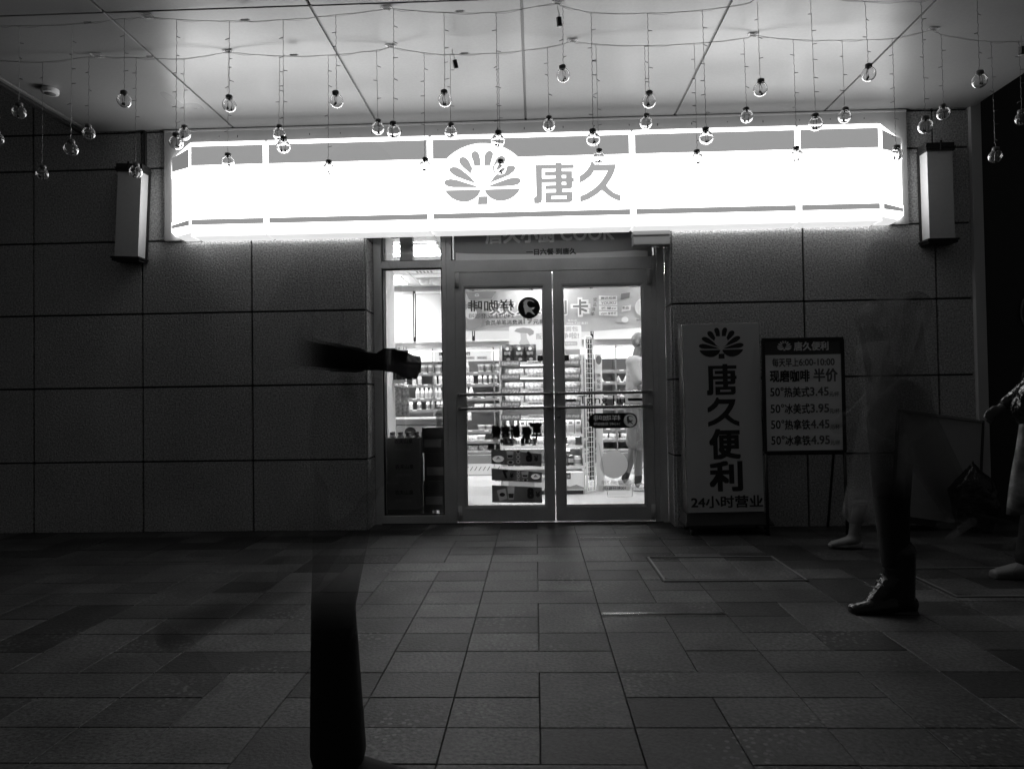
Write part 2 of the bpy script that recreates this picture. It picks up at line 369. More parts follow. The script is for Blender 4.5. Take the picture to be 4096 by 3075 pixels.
JIU=[[(0.462,2.862),(0.478,2.863),(0.489,2.842),(0.538,2.84),(0.655,2.839),(0.643,2.786),(0.62,2.737),(0.577,2.674),(0.6,2.647),(0.636,2.617),(0.686,2.597),(0.685,2.547),(0.642,2.563),(0.603,2.586),(0.57,2.613),(0.542,2.639),(0.497,2.604),(0.442,2.572),(0.371,2.548),(0.371,2.597),(0.42,2.617),(0.468,2.645),(0.509,2.679),(0.547,2.72),(0.573,2.762),(0.588,2.79),(0.484,2.791),(0.463,2.758),(0.433,2.733),(0.404,2.713),(0.371,2.699),(0.37,2.752),(0.401,2.774),(0.431,2.803),(0.45,2.832)]]

# ---------------------------------------------------------------- pavement
def pavement():
    mb = MB(); rnd = random.Random(3)
    mb.box(-40, 40, -60, 4.6, -0.30, -0.012, M['paving_base'])
    row0, dr, g = -3.4945, 0.2184, 0.0013
    rows = range(-26, 18)
    def put(x0, x1, r0, r1):
        y0, y1 = row0 + r0 * dr, row0 + r1 * dr
        y1 = min(y1, 0.245)
        if y1 - y0 < 0.02: return
        t = rnd.choice([1.0, 1.12, 1.28, 0.9, 1.4, 0.8, 0.46, 0.56, 1.05])
        t *= rnd.uniform(0.95, 1.05); dz = rnd.uniform(-0.0012, 0.0008)
        mb.slab(x0 + g, x1 - g, y0 + g, y1 - g, -0.02, dz, M['paving'], t)
    for k in range(-16, 17):
        x = -0.3 + 0.6 * k; even = k % 2 == 0
        r = -28 - (28 % 4) + (3 if even else 2)
        while r < 19:
            if k % 3 == 2 and rnd.random() < 0.35: put(x, x + 0.3, r, r + 1); put(x + 0.3, x + 0.6, r, r + 1)
            else: put(x, x + 0.6, r, r + 1)
            if even: h, t = r + 1, r + 2
            else: h, t = r + 3, r + 1
            put(x, x + 0.3, h, h + 1); put(x + 0.3, x + 0.6, h, h + 1)
            a, b = (x, x + 0.3) if even else (x + 0.3, x + 0.6)
            put(a, b, t, t + 1); put(a, b, t + 1, t + 2)
            a, b = (x + 0.3, x + 0.6) if even else (x, x + 0.3)
            put(a, b, t, t + 2)
            r += 4
    tag(mb.build('pavement'), kind='structure')
pavement()

def access_cover(x0, x1, y0, y1, label):
    t = thing('access_cover', label, 'access cover', (x0, y0, 0))
    fr = MB(); w = 0.012; z = 0.006
    for a in ((x0, x1, y0, y0 + w), (x0, x1, y1 - w, y1), (x0, x0 + w, y0 + w, y1 - w), (x1 - w, x1, y0 + w, y1 - w)):
        fr.box(*a, -0.01, z, M['wire_dark'])
    for a in ((x0 - 0.004, x1 + 0.004, y0 - 0.010, y0 - 0.0005), (x0 - 0.010, x0 - 0.0005, y0 - 0.0005, y1)):
        fr.box(*a, -0.01, 0.0035, M['black_matt'])
    at_world(fr, t).build('frame', t)
    for cx, sx in ((x0 + w, 1), (x1 - w, -1)):
        c = MB(); c.add([(cx, y0 + w, z), (cx + sx * 0.09, y0 + w, z), (cx, y0 + w + 0.05, z), (cx, y0 + w, -0.01), (cx + sx * 0.09, y0 + w, -0.01), (cx, y0 + w + 0.05, -0.01)],
                        [(0, 1, 2), (5, 4, 3), (0, 3, 4, 1), (1, 4, 5, 2), (2, 5, 3, 0)], M['steel'])
        at_world(c, t).build('corner_plate', t)
access_cover(0.712, 1.512, -1.572, -0.995, 'paving filled access cover with metal corner plates between doors and poster stand')
access_cover(2.13, 3.05, -1.90, -1.32, 'paving filled access cover at the right edge behind the black boot')
for (x0, x1, y, lb) in ((-2.714, -2.112, -1.034, 'pale metal joint strip in the paving left of the doors'), (0.318, 0.918, -0.372, 'pale metal joint strip in the paving just outside the right door'),
                        (0.306, 0.896, -2.142, 'wide pale metal joint strip in the middle of the pavement')):
    tag(MB().box(x0, x1, y - 0.012, y + 0.012, -0.005, 0.003, M['steel']).build('joint_strip'), lb, 'metal strip', 'metal strips set in the paving')

# ---------------------------------------------------------------- the building
B = thing('store_building', 'stone clad shop building with glazed doors under a panelled canopy', 'building')
ZJ = [0.0, 0.57, 1.176, 1.776, 2.372, 2.972, 3.272]
def cladding(name, xs, zs, parent):
    mb = MB(); rnd = random.Random(len(xs)); g = 0.0075
    mb.box(xs[0], xs[-1], 0.024, 0.34, 0.0, zs[-1], M['groove'])
    for a, b in zip(xs, xs[1:]):
        for c, d in zip(zs, zs[1:]):
            mb.box(a + (g if a != xs[0] else 0), b - (g if b != xs[-1] else 0), rnd.uniform(-0.001, 0.001), 0.022, c + (g if c else 0.002), d - g, M['granite'], tone=1.0)
    return mb.build(name, parent, bevel=0.002)
cladding('left_wall', [-8.66, -7.75, -6.84, -5.93, -5.02, -4.112, -3.20, -2.292, -1.37], ZJ + [3.87, 4.5], B)
cladding('right_wall', [1.112, 2.143, 3.174, 3.45], ZJ + [3.87, 4.5], B)
def reveal(name, x0, x1):
    mb = MB(); g = 0.0075
    for c, d in zip(ZJ[:-1], ZJ[1:]): mb.box(x0, x1, 0.0235, 0.262, c + (g if c else 0.002), d - g, M['granite'])
    return mb.build(name, B, bevel=0.002)
reveal('doorway_reveal', -1.3695, -1.356); reveal('doorway_reveal', 1.098, 1.1115)
MB().box(-1.37, 1.112, -0.004, 0.25, 2.62, 4.5, M['groove']).build('lintel', B)
MB().box(3.4505, 3.53, -0.035, 0.3, 0.0, 4.5, M['ceiling_trim']).build('corner_trim', B, bevel=0.004)

# canopy ceiling: composite panels with open joints
mb = MB(); rnd = random.Random(5)
cx = [-3.66, -3.61, -2.425, -1.238, -0.041, 1.148, 2.327, 3.49]; cy = [-3.6, -1.69, -0.004]
for a, b in zip(cx, cx[1:]):
    for c, d in zip(cy, cy[1:]):
        g = 0.0085
        mb.box(a + g, b - g, c + 0.006, d - 0.006, 3.28 + rnd.uniform(0, 0.001), 3.31, M['ceiling'])
mb.build('ceiling_panels', B, bevel=0.002)
mb = MB(); mb.box(-3.66, 3.49, -3.6, -0.004, 3.325, 3.7, M['groove'])
mb.box(-3.70, -3.6605, -3.6, -0.004, 3.262, 3.7, M['groove'])
mb.build('canopy_body', B)
MB().box(-3.652, 3.485, -1.698, -1.682, 3.296, 3.324, M['black_matt']).build('joint_seal', B)
for x in cx[2:-1]: MB().box(x - 0.0075, x + 0.0075, -1.675, -0.01, 3.290, 3.3235, M['wire_dark']).build('joint_seal', B)

# storefront frame
fr = MB(); yf0, yf1 = 0.262, 0.335; F = M['frame']
fr.box(-1.355, -1.288, yf0, yf1, 0, 2.62, F); fr.box(1.030, 1.0975, yf0, yf1, 0, 2.62, F); fr.box(0.990, 1.0295, yf0 + .004, yf1, 0, 2.215, F)
fr.box(-0.772, -0.735, yf0, yf1, 0, 2.62, F); fr.box(-0.7345, -0.664, yf0 + 0.004, yf1, 0, 2.215, F); fr.box(-0.7345, -0.694, yf0 + .004, yf1, 2.2155, 2.62, F)
fr.box(-1.2875, -0.7725, yf0, yf1, 2.158, 2.218, F); fr.box(-1.2875, -0.7725, yf0, yf1, 0, 0.068, F); fr.box(-1.2875, -0.7725, yf0, yf1, 2.56, 2.62, F)
fr.box(-0.6635, 0.9895, yf0 + 0.004, yf1, 2.112, 2.215, F); fr.box(-0.6935, 1.0295, yf0 + .004, yf1, 2.56, 2.62, F)
fr.build('storefront_frame', B, bevel=0.003)
MB().box(-1.3, 1.05, 0.25, 0.34, -0.01, 0.006, M['steel']).build('threshold', B)
def window(x0, x1, z0, z1):
    w = MB(); k = 0.010
    for a in ((x0, x1, z0, z0 + k), (x0, x1, z1 - k, z1), (x0, x0 + k, z0 + k, z1 - k), (x1 - k, x1, z0 + k, z1 - k)): w.box(a[0], a[1], 0.285, 0.315, a[2], a[3], M['frame_dark'])
    o = w.build('window', B)
    MB().box(x0 + k, x1 - k, 0.298, 0.304, z0 + k, z1 - k, M['glass']).build('pane', o)
window(-1.2875, -0.7725, 0.068, 2.158); window(-1.2875, -0.7725, 2.218, 2.56)
window(-0.6935, 1.0295, 2.2155, 2.56)

def door(x0, x1, gx0, gx1, gz0, gz1, hinge_left):
    z0, z1, y0, y1 = 0.012, 2.108, 0.268, 0.318; F = M['frame']
    d = MB()
    d.box(x0, gx0, y0, y1, z0, z1, F); d.box(gx1, x1, y0, y1, z0, z1, F); d.box(gx0, gx1, y0, y1, z0, gz0, F); d.box(gx0, gx1, y0, y1, gz1, z1, F)
    o = d.build('door', B)
    b = MB(); k = 0.014     # sloped glazing bead
    def bead(p, q, r_, s_): b.add([p, q, r_, s_], [(0, 1, 2, 3)], F)
    bead((gx0 - .012, y0 - .003, gz0 - .012), (gx1 + .012, y0 - .003, gz0 - .012), (gx1 - k, y0 + .012, gz0 + k), (gx0 + k, y0 + .012, gz0 + k))
    bead((gx1 + .012, y0 - .003, gz1 + .012), (gx0 - .012, y0 - .003, gz1 + .012), (gx0 + k, y0 + .012, gz1 - k), (gx1 - k, y0 + .012, gz1 - k))
    bead((gx0 - .012, y0 - .003, gz1 + .012), (gx0 - .012, y0 - .003, gz0 - .012), (gx0 + k, y0 + .012, gz0 + k), (gx0 + k, y0 + .012, gz1 - k))
    bead((gx1 + .012, y0 - .003, gz0 - .012), (gx1 + .012, y0 - .003, gz1 + .012), (gx1 - k, y0 + .012, gz1 - k), (gx1 - k, y0 + .012, gz0 + k))
    b.build('glazing_bead', o)
    MB().box(gx0 + .0005, gx1 - .0005, 0.291, 0.299, gz0 + .0005, gz1 - .0005, M['glass']).build('glass', o)
    for z in (1.078, 0.960):
        p = MB(); a, c = x0 + 0.028, x1 - 0.026
        p.tube([(a, y0, z), (a, y0 - .045, z), (a + .012, y0 - .058, z), (c - .012, y0 - .058, z), (c, y0 - .045, z), (c, y0, z)], 0.0135, M['steel'], seg=12)
        for q in (a, c): p.tube([(q, y0 - .001, z), (q, y0 - .010, z)], 0.024, M['frame'], seg=14)
        p.build('push_bar', o)
    hx = x0 + 0.018 if hinge_left else x1 - 0.018
    for z in (2.045, 0.085):
        MB().tube([(hx, y0 - .014, z - .06), (hx, y0 - .014, z + .06)], 0.019, M['frame'], seg=12).build('hinge', o)
    if hinge_left is False:
        l = MB(); l.tube([(x0 + .035, y0 - .001, .885), (x0 + .035, y0 - .008, .885)], 0.016, M['steel'], seg=14); l.build('lock', o)
    return o
DL = door(-0.6615, 0.1575, -0.590, 0.084, 0.134, 1.986, True)
DR = door(0.1630, 0.9875, 0.2405, 0.912, 0.134, 1.986, False)

# stickers on the inside of the glass (read from inside, so mirrored from the street)
ys = 0.3002; dk = 0.0006
GOAT = [(-.42, .72), (-.35, .80), (-.10, .86), (.20, .84), (.45, .72), (.60, .50), (.30, .68), (.02, .74), (-.14, .60), (-.20, .40), (-.06, .12), (.18, -.02), (.62, .06), (.50, -.12), (.28, -.24),
        (.40, -.45), (.58, -.64), (.60, -.78), (.34, -.62), (.10, -.44), (-.12, -.42), (-.26, -.56), (-.32, -.74), (-.42, -.46), (-.46, -.20), (-.56, .14), (-.52, .44), (-.58, .56)]
goat = lambda cx, cz, r: [(cx + a * r, cz + b * r) for a, b in GOAT]
BK = ys + .0012      # the translucent backing film behind the ink
s = MB(); s.knock(ring(-0.040, 1.806, .0925, seg=48), [goat(-0.040, 1.806, 0.082)], ys, dk, M['sticker']); s.disc(-0.040, 1.806, 0.090, BK, dk, M['sticker_grey'])
s.text('样咖啡', -0.557, -0.166, 1.782, 1.880, ys, M['sticker'], 0.012, True); s.text('24小时 现磨咖啡', -0.554, -0.168, 1.722, 1.768, ys, M['sticker'], 0.0, True)
s.build('coffee_sticker', DL)
s = MB()
s.text('早餐', -.120, .052, .694, .806, BK, M['sticker_grey'], .055, True); s.text('新套餐', -.376, -.130, .704, .820, BK, M['sticker_grey'], .075, True); s.text('新套餐', -.368, -.138, .714, .808, ys, M['sticker_mid'], .010, True)
s.text('中式暖胃 · 西式提神', -0.301, 0.014, 0.652, 0.706, BK, M['sticker_grey'], 0.05, True); s.text('中式暖胃 · 西式提神', -0.298, 0.011, 0.657, 0.701, ys, M['sticker_mid'], 0.0, True)
s.poly([(-.051, .833), (.054, .833), (.054, .812), (.040, .797), (-.037, .797), (-.051, .812)], ys, dk, M['sticker'])
sun = ring(-.338, .690, .022, seg=20); s.fill(*loops_mesh([sun]), BK, dk, M['sticker_grey'])
for k in range(9):
    a = R(10 + 20 * k); s.tube([(-.338 + .026 * math.cos(a), BK, .690 + .026 * math.sin(a)), (-.338 + .036 * math.cos(a), BK, .690 + .036 * math.sin(a))], .002, M['sticker_grey'], seg=4)
def meal(outline, film, cup, cup_x, steamer, dishes, num, num_box, yen_box, words):
    """one printed strip: inked film with the pictures left clear, backed by a paler film"""
    cx_, z0, z1 = cup_x
    c = [(cx_ - .024, z0), (cx_ + .020, z0), (cx_ + .028, z1), (cx_ - .034, z1)]
    holes = [c] + steamer + dishes
    s.knock(outline, holes, ys, dk, M[film])
    s.poly(c, BK, dk, M[cup]); h = z1 - z0
    s.poly([(cx_ - .020, z0 + h * .12), (cx_ + .016, z0 + h * .12), (cx_ + .020, z0 + h * .45), (cx_ - .025, z0 + h * .45)], ys - .0006, dk, M['sticker'])
    for i, q in enumerate(steamer + dishes): s.poly(q, BK, dk, M['sticker_pale' if i < len(steamer) else 'sticker_grey'])
    for q in steamer:     # the bun's pleats and the basket rim
        mx = sum(a for a, b in q) / len(q); mz = sum(b for a, b in q) / len(q); w_ = max(a for a, b in q) - mx
        for k in range(-2, 3): s.tube([(mx + w_ * .03 * k, ys - .0004, mz + w_ * .42), (mx + w_ * .22 * k, ys - .0004, mz - w_ * .12)], .0015, M['sticker'], seg=4)
        s.tube([(mx + w_ * .95 * math.cos(R(a)), ys - .0004, mz - w_ * .05 + w_ * .52 * math.sin(R(a))) for a in range(180, 361, 15)], .003, M['sticker'], seg=4)
    for q in dishes:
        mx = sum(a for a, b in q) / len(q); mz = sum(b for a, b in q) / len(q); w_ = max(a for a, b in q) - mx
        s.disc(mx, mz, w_ * .55, ys - .0004, dk, M['sticker'], w_ * .40, seg=14)
    s.text(num, *num_box, ys - .0006, M['sticker'], .05, True); s.text('¥', *yen_box, ys - .0006, M['sticker'], .03, True)
    s.text('经典豆浆套餐', words[0], words[1], words[2], words[3], ys - .0006, M['sticker'], 0, True)
meal([(-.376, .492), (.046, .464), (.049, .570), (-.378, .617)], 'sticker_mid', 'sticker_grey', (-.215, .536, .600), [ring(-.318, .530, .050, .030)], [ring(-.215, .503, .030, .018), ring(-.150, .588, .018), ring(-.150, .548, .018), ring(-.150, .510, .018)],
     '6', (-.085, -.030, .505, .595), (-.016, .020, .508, .556), (-.118, -.010, .480, .492))
meal([(-.376, .355), (.046, .330), (.049, .415), (-.378, .457)], 'sticker_mid', 'sticker_grey', (-.092, .374, .424), [ring(-.005, .378, .040, .026)], [ring(-.092, .352, .024, .010), ring(-.150, .420, .013), ring(-.150, .388, .014), ring(-.152, .357, .012)],
     '7', (-.285, -.240, .368, .440), (-.222, -.190, .372, .412), (-.350, -.200, .345, .357))
meal([(-.375, .168), (.048, .160), (.047, .290), (-.375, .313)], 'sticker_mid', 'sticker_grey', (-.212, .190, .302), [], [[(-.335, .268), (-.262, .284), (-.246, .200), (-.312, .178)]],
     '8', (-.078, -.022, .195, .288), (-.008, .030, .205, .255), (-.118, .010, .170, .182))
s.build('breakfast_sticker', DL)
s = MB(); pts = [(0.51 + .0635 * math.cos(R(a)), .843 + .0635 * math.sin(R(a))) for a in range(90, 271, 12)] + [(0.794 + .0635 * math.cos(R(a)), .843 + .0635 * math.sin(R(a))) for a in range(-90, 91, 12)]
s.knock(pts, [ring(.793, .843, .051)] + text_loops('样咖啡', .488, .715, .842, .890, True) + text_loops('24小时 现磨咖啡', .490, .715, .803, .829, True), ys, dk, M['sticker'])
s.fill(*loops_mesh([goat(.793, .843, .046)]), ys, dk, M['sticker']); s.poly([(a, b) for a, b in [(.485, .800), (.730, .800), (.730, .893), (.485, .893)]], BK, dk, M['sticker_grey']); s.disc(.793, .843, .052, BK, dk, M['sticker_grey'])
s.build('coffee_badge', DR)
s = MB(); s.disc(.653, .476, .1165, ys, dk, M['sticker_pale'])
s.text('微信扫码下单', .545, .776, .305, .345, ys, M['sticker_grey'], 0, True); s.poly([(.524, .256), (.783, .256), (.783, .300), (.524, .300)], ys, dk, M['sticker_pale']); s.text('100积分抵1元', .556, .750, .263, .292, ys - .0009, M['sticker'], .02, True)
s.build('order_sticker', DR)
s = MB(); r_ = .0022; P = [(.50, .74), (.50, .66), (.53, .655), (.60, .205), (.80, .205), (.852, .665), (.876, .672), (.876, .735), (.856, .745), (.852, .79), (.79, .79)]
s.tube([(x, ys, z) for x, z in P], r_, M['sticker_grey'], seg=5); s.build('outline_sticker', DR)
s = MB(); s.text('Tang Jiu', .366, .758, .966, 1.055, ys, M['sticker'], -.004); s.poly([(.782, 1.006), (.909, 1.006), (.909, 1.029), (.782, 1.029)], ys, dk, M['sticker']); s.poly([(.243, 1.006), (.345, 1.006), (.345, 1.029), (.243, 1.029)], ys, dk, M['sticker'])
s.build('script_sticker', DR)
for dd, a in ((DL, .027), (DR, .243)):
    s = MB(); s.poly([(a, 1.350), (a + .048, 1.350), (a + .048, 1.401), (a, 1.401)], .2888, dk, M['sticker']); s.text('拉', a + .013, a + .035, 1.363, 1.388, .2880, M['sticker_pale']); s.build('pull_sticker', dd)

# board over the door, behind the sign's lower edge
t = thing('door_header_board', 'dark banner board over the doors reading cook, half hidden by the sign', 'board', (0.15, 0.27, 2.2))
at_world(MB().box(-0.668, 1.002, 0.278, 0.284, 2.208, 2.56, M['board_dark']), t).build('board', t)
s = MB(); P = [(-.654, 2.215), (-.640, 2.206), (.950, 2.206), (.964, 2.215), (.964, 2.262)] + [(.964 - 1.618 * i / 16, 2.262 + .020 * abs(i / 8 - 1) ** 2 - .008 + .004 * i / 16) for i in range(1, 16)] + [(-.654, 2.282)]
s.poly(P, .2765, .001, M['board_pale']); at_world(s, t).build('pale_panel', t)
s = MB(); s.text('唐久小厨', -.400, .195, 2.352, 2.492, .2762, M['board_pale'], .035); s.text('COOK', .235, .690, 2.362, 2.490, .2762, M['board_pale'], .02); s.text('一日六餐 到唐久', -.055, .366, 2.246, 2.302, .2748, M['sticker'], .03)
at_world(s, t).build('lettering', t)

# box with a lit top edge hung under the sign by the right jamb
t = thing('sensor_box', 'grey box with shiny top edge under the sign at right jamb', 'sensor box', (0.945, 0.0, 2.305))
at_world(MB().box(.802, 1.088, -.035, .075, 2.246, 2.318, M['frame']), t).build('housing', t, bevel=.006)
at_world(MB().box(.798, 1.092, -.052, .075, 2.3185, 2.362, M['white']), t).build('cover', t, bevel=.008)
# ---------------------------------------------------------------- illuminated sign
S = thing('illuminated_sign', 'long glowing white sign box with flower emblem and two characters above the doors', 'shop sign', (0, 0, 2.7))
bp = MB(); bp.box(-2.999, 2.960, -0.022, -0.005, 2.367, 3.258, M['panel_metal']); bp.box(-2.999, 2.960, -0.03, -0.0055, 3.2585, 3.272, M['ceiling_trim'])
rnd = random.Random(2)
for x in [i * .26 - 2.6 for i in range(21)]:
    xx = x + rnd.uniform(-.06, .06); bp.box(xx, xx + .006, -.0235, -.021, 3.205 + rnd.uniform(-.006, .006), 3.217, M['dark'])
at_world(bp, S).build('back_panel', S)
EDGE = [-2.690, -2.0875, -0.790, 0.779, 2.041, 2.665]
ZT, ZB, YF = 3.104, 2.353, -0.200
def rounded(x0, x1, z0, z1, r, n=4):
    p = []
    for cx_, cz_, a in ((x1 - r, z0 + r, -90), (x1 - r, z1 - r, 0), (x0 + r, z1 - r, 90), (x0 + r, z0 + r, 180)):
        p += [(cx_ + r * math.cos(R(a + 90 * i / n)), cz_ + r * math.sin(R(a + 90 * i / n))) for i in range(n + 1)]
    return p
for i, (a, b) in enumerate(zip(EDGE, EDGE[1:])):
    p = MB(); g = .0012; lo = rounded(a + g, b - g, ZB, ZT, .016); n = len(lo)
    k = .007; li = rounded(a + g + k, b - g - k, ZB + k, ZT - k, .010)
    V = [(x, -.022, z) for x, z in lo] + [(x, YF + k, z) for x, z in lo] + [(x, YF, z) for x, z in li]
    low = [j for j in range(n) if lo[j][1] + lo[(j + 1) % n][1] < 2 * ZB + .04]
    p.add(V, [((j + 1) % n, j, j + n, (j + 1) % n + n) for j in range(n) if j not in low], M['sign_side']); p.add(V, [((j + 1) % n, j, j + n, (j + 1) % n + n) for j in low], M['sign_tray'])
    p.add(V, [((j + 1) % n + n, j + n, j + 2 * n, (j + 1) % n + 2 * n) for j in range(n)], M['sign_side'])
    p.add(V, [tuple(range(2 * n, 3 * n))], M['sign_white'])
    o = at_world(p, S).build('light_panel', S)
    L_, R_ = a + (.004 if i == 0 else .022), b - (.014 if i == 4 else .022)
    at_world(MB().poly(rounded(L_, R_, 2.915, 3.067, .003, 1), YF - .002, .0018, M['sign_band']), S).build('colour_band', o)
    at_world(MB().poly(rounded(L_, R_, 2.444, 2.488, .003, 1), YF - .002, .0018, M['sign_band']), S).build('colour_band', o)
    if i == 2:
        c0, rr = (-.3815, 2.633), .394
        a0 = math.asin((2.9146 - c0[1]) / rr)
        arch = [(c0[0] + rr * math.cos(a0 + (math.pi - 2 * a0) * j / 40), c0[1] + rr * math.sin(a0 + (math.pi - 2 * a0) * j / 40)) for j in range(41)]
        at_world(MB().poly(arch, YF - .0045, .0022, M['sign_white']), S).build('white_arch', o)
        e = MB(); emblem(e, -.3815, 2.681, 1.0, YF - .0075, .0028, M['sign_mark']); at_world(e, S).build('emblem', o)
        for G in (TANG, JIU):
            at_world(MB().fill(*loops_mesh(G), YF - .003, .0028, M['sign_mark']), S).build('character', o)
for sx, xa, xb in ((-1, -2.6925, -2.925), (1, 2.6675, 2.905)):
    # moulded end cap sloping back to the wall: rows of (height, inner depth)
    def pt(t, z): return (xa + (xb - xa) * t, YF + .008 + (.150) * t, z)
    c = MB(); rowsF = [(ZB + .004, .55), (ZB + .035, .80), (2.425, 1.0), (2.435, 1.03), (2.505, 1.03), (2.515, .985), (2.870, .985), (2.880, 1.03), (3.045, 1.0), (3.098, .30)]
    V = []; Fq = []
    for z, t in rowsF: V += [pt(0, z if z < 3.09 else ZT - .002), pt(t, z - (.02 if z > 3.04 else 0)), (pt(t, z)[0], -.024, z - (.02 if z > 3.04 else 0))]
    for j in range(len(rowsF) - 1):
        q = [3 * j, 3 * j + 1, 3 * j + 4, 3 * j + 3]; w = [3 * j + 1, 3 * j + 2, 3 * j + 5, 3 * j + 4]
        for f in (q, w): Fq.append(tuple(f if sx > 0 else reversed(f)))
    n = len(V); m_ = 3 * (len(rowsF) - 1)
    V += [(xa, -.024, ZB + .004), (xa, -.024, ZT - .002)]
    Fq += [(0, n, 2, 1) if sx > 0 else (1, 2, n, 0), (m_, m_ + 1, m_ + 2, n + 1) if sx > 0 else (n + 1, m_ + 2, m_ + 1, m_)]
    nq = len(Fq) - 2
    c.add(V, Fq[2:nq], M['sign_white']); c.add(V, Fq[:2] + Fq[nq:nq + 1], M['sign_tray']); c.add(V, Fq[nq + 1:], M['sign_side'])
    o = at_world(c, S).build('end_cap', S)
    for z0, z1, t1 in ((2.908, 3.045, .985), (2.447, 2.487, 1.005)):
        d = Vector((0.150, -abs(xb - xa), 0)).normalized() * .003; d = Vector((d.x * sx, d.y, 0))
        q = [Vector(pt(.09, z0)) + d, Vector(pt(t1, z0 + .012)) + d, Vector(pt(t1, z1 - .012 if z1 > 2.6 else z1)) + d, Vector(pt(.09, z1 + .015 if z1 > 2.6 else z1 + .004)) + d]
        bk = [v - d * .6 for v in q]
        f = [(0, 1, 2, 3), (7, 6, 5, 4)] + [((j + 1) % 4, j, j + 4, (j + 1) % 4 + 4) for j in range(4)]
        if sx < 0: f = [tuple(reversed(x)) for x in f]
        at_world(MB().add(q + bk, f, M['sign_band_end']), S).build('colour_band', o)

# ---------------------------------------------------------------- wall lanterns
def lantern(xc, z0, z1, tilt, label):
    t = thing('wall_lantern', label, 'lantern', (xc, 0, z1 + .06), 'lanterns flanking the sign'); t.rotation_euler.y = R(tilt)
    w, d, h = .097, .118, z1 - z0; zt = -.06; zb = zt - h
    MB().box(-w, w, -d, -.018, zb, zt, M['shade']).build('shade', t, bevel=.002)
    c = MB(); c.box(-w - .012, w + .012, -d - .014, -.002, zt + .0005, zt + .022, M['bronze']); c.box(-w - .018, w + .018, -d - .02, -.002, zt + .0225, zt + .032, M['bronze']); c.box(-w - .010, w + .010, -d - .012, -.002, zt + .0325, zt + .062, M['bronze'])
    c.box(-.008, .008, -d - .026, -d - .0205, zt - .004, zt + .075, M['bronze']); c.build('top_cap', t, bevel=.001)
    c = MB(); c.box(-w - .022, w + .022, -d - .020, -.002, zb - .016, zb - .0005, M['bronze']); c.box(-w - .014, w + .014, -d - .012, -.002, zb - .034, zb - .0165, M['bronze']); c.build('bottom_plate', t, bevel=.001)
    MB().box(-w - .012, w + .012, -.0175, -.002, zb, zt, M['bronze']).build('back_plate', t)
lantern(-3.2275, 2.224, 2.910, 2.6, 'unlit wall lantern left of the sign, leaning on the dark wall')
lantern(3.155, 2.225, 2.905, -0.3, 'unlit upright wall lantern right of the sign by the corner')
tag(MB().box(-3.17, -3.155, -.03, -.002, 2.985, 3.275, M['bronze']).build('conduit'), 'thin dark conduit above the left wall lantern', 'conduit')

# ---------------------------------------------------------------- things on the ceiling
t = thing('smoke_detector', 'round pale smoke detector on the dark left end of canopy ceiling', 'smoke detector', (-3.40, -.785, 3.28))
MB().lathe([(.036, -.034), (.052, -.032), (.056, -.024), (.056, -.001)], M['white'], seg=28).build('housing', t)
MB().lathe([(.0, -.0345), (.036, -.0345), (.0362, -.028)], M['mid'], seg=28).build('grille', t)

def spread(p, q, sag, n=9, wob=.004, seed=1):
    rn = random.Random(seed); out = []
    for i in range(n + 1):
        u = i / n; out.append(Vector(p).lerp(Vector(q), u) + Vector((0, rn.uniform(-wob, wob), -sag * 4 * u * (1 - u) + rn.uniform(-wob, wob) * .5)))
    return out
def light_row(y, drops, tapes, row, ends):
    # the wire that carries the drops, sagging between its tape fixings
    w = thing('light_string_wire', 'thin wire of the %s bulb row taped along the canopy ceiling' % row, 'wire', (0, y, 3.27))
    knots = sorted([(x, 3.272) for x, z in tapes] + [(x, z) for x, z, _, _ in drops] + ends)
    line = []
    for i in range(len(knots) - 1):
        (xa, za), (xb, zb) = knots[i], knots[i + 1]
        if xb - xa < .02: continue
        line += spread((xa, y, za), (xb, y, zb), .004, 7, .0016, i)[:-1]
    line.append(Vector((knots[-1][0], y, knots[-1][1])))
    m = MB(); m.tube(line, .0016, M['wire'], seg=5); at_world(m, w).build('cable', w)
    m = MB(); m.tube([p + Vector((0, .006 * math.sin(i * .9), .004 * math.cos(i * 1.3) - .004)) for i, p in enumerate(line)], .0008, M['wire_dark'], seg=4); at_world(m, w).build('cable', w)
    for i, (x, z) in enumerate(tapes):
        tp = MB(); xf = Matrix.Translation((x, y, 3.278)) @ Matrix.Rotation(R([35, 8, -5, 12, 0, 4, 2, 9][i % 8] if i else 38), 4, 'Z')
        tp.box(-.035, .035, -.012 if i > 1 else -.03, .012 if i > 1 else .03, -.0035, -.001, M['tape'], xf=xf)
        tp.tube([(x - .018, y, 3.272), (x + .02, y + .003, 3.270)], .007, M['tape'], seg=8)
        at_world(tp, w).build('tape', w)
    for i in (2, 5, 9):
        if i < len(drops):
            x, z = drops[i][0] + .09, drops[i][1]
            c = MB(); c.tube([(x - .02, y, z + .004), (x + .02, y, z + .004)], .007, M['tape'], seg=8); c.tube([(x - .028, y, z + .004), (x + .028, y, z + .004)], .0035, M['wire'], seg=6)
            at_world(c, w).build('connector', w)

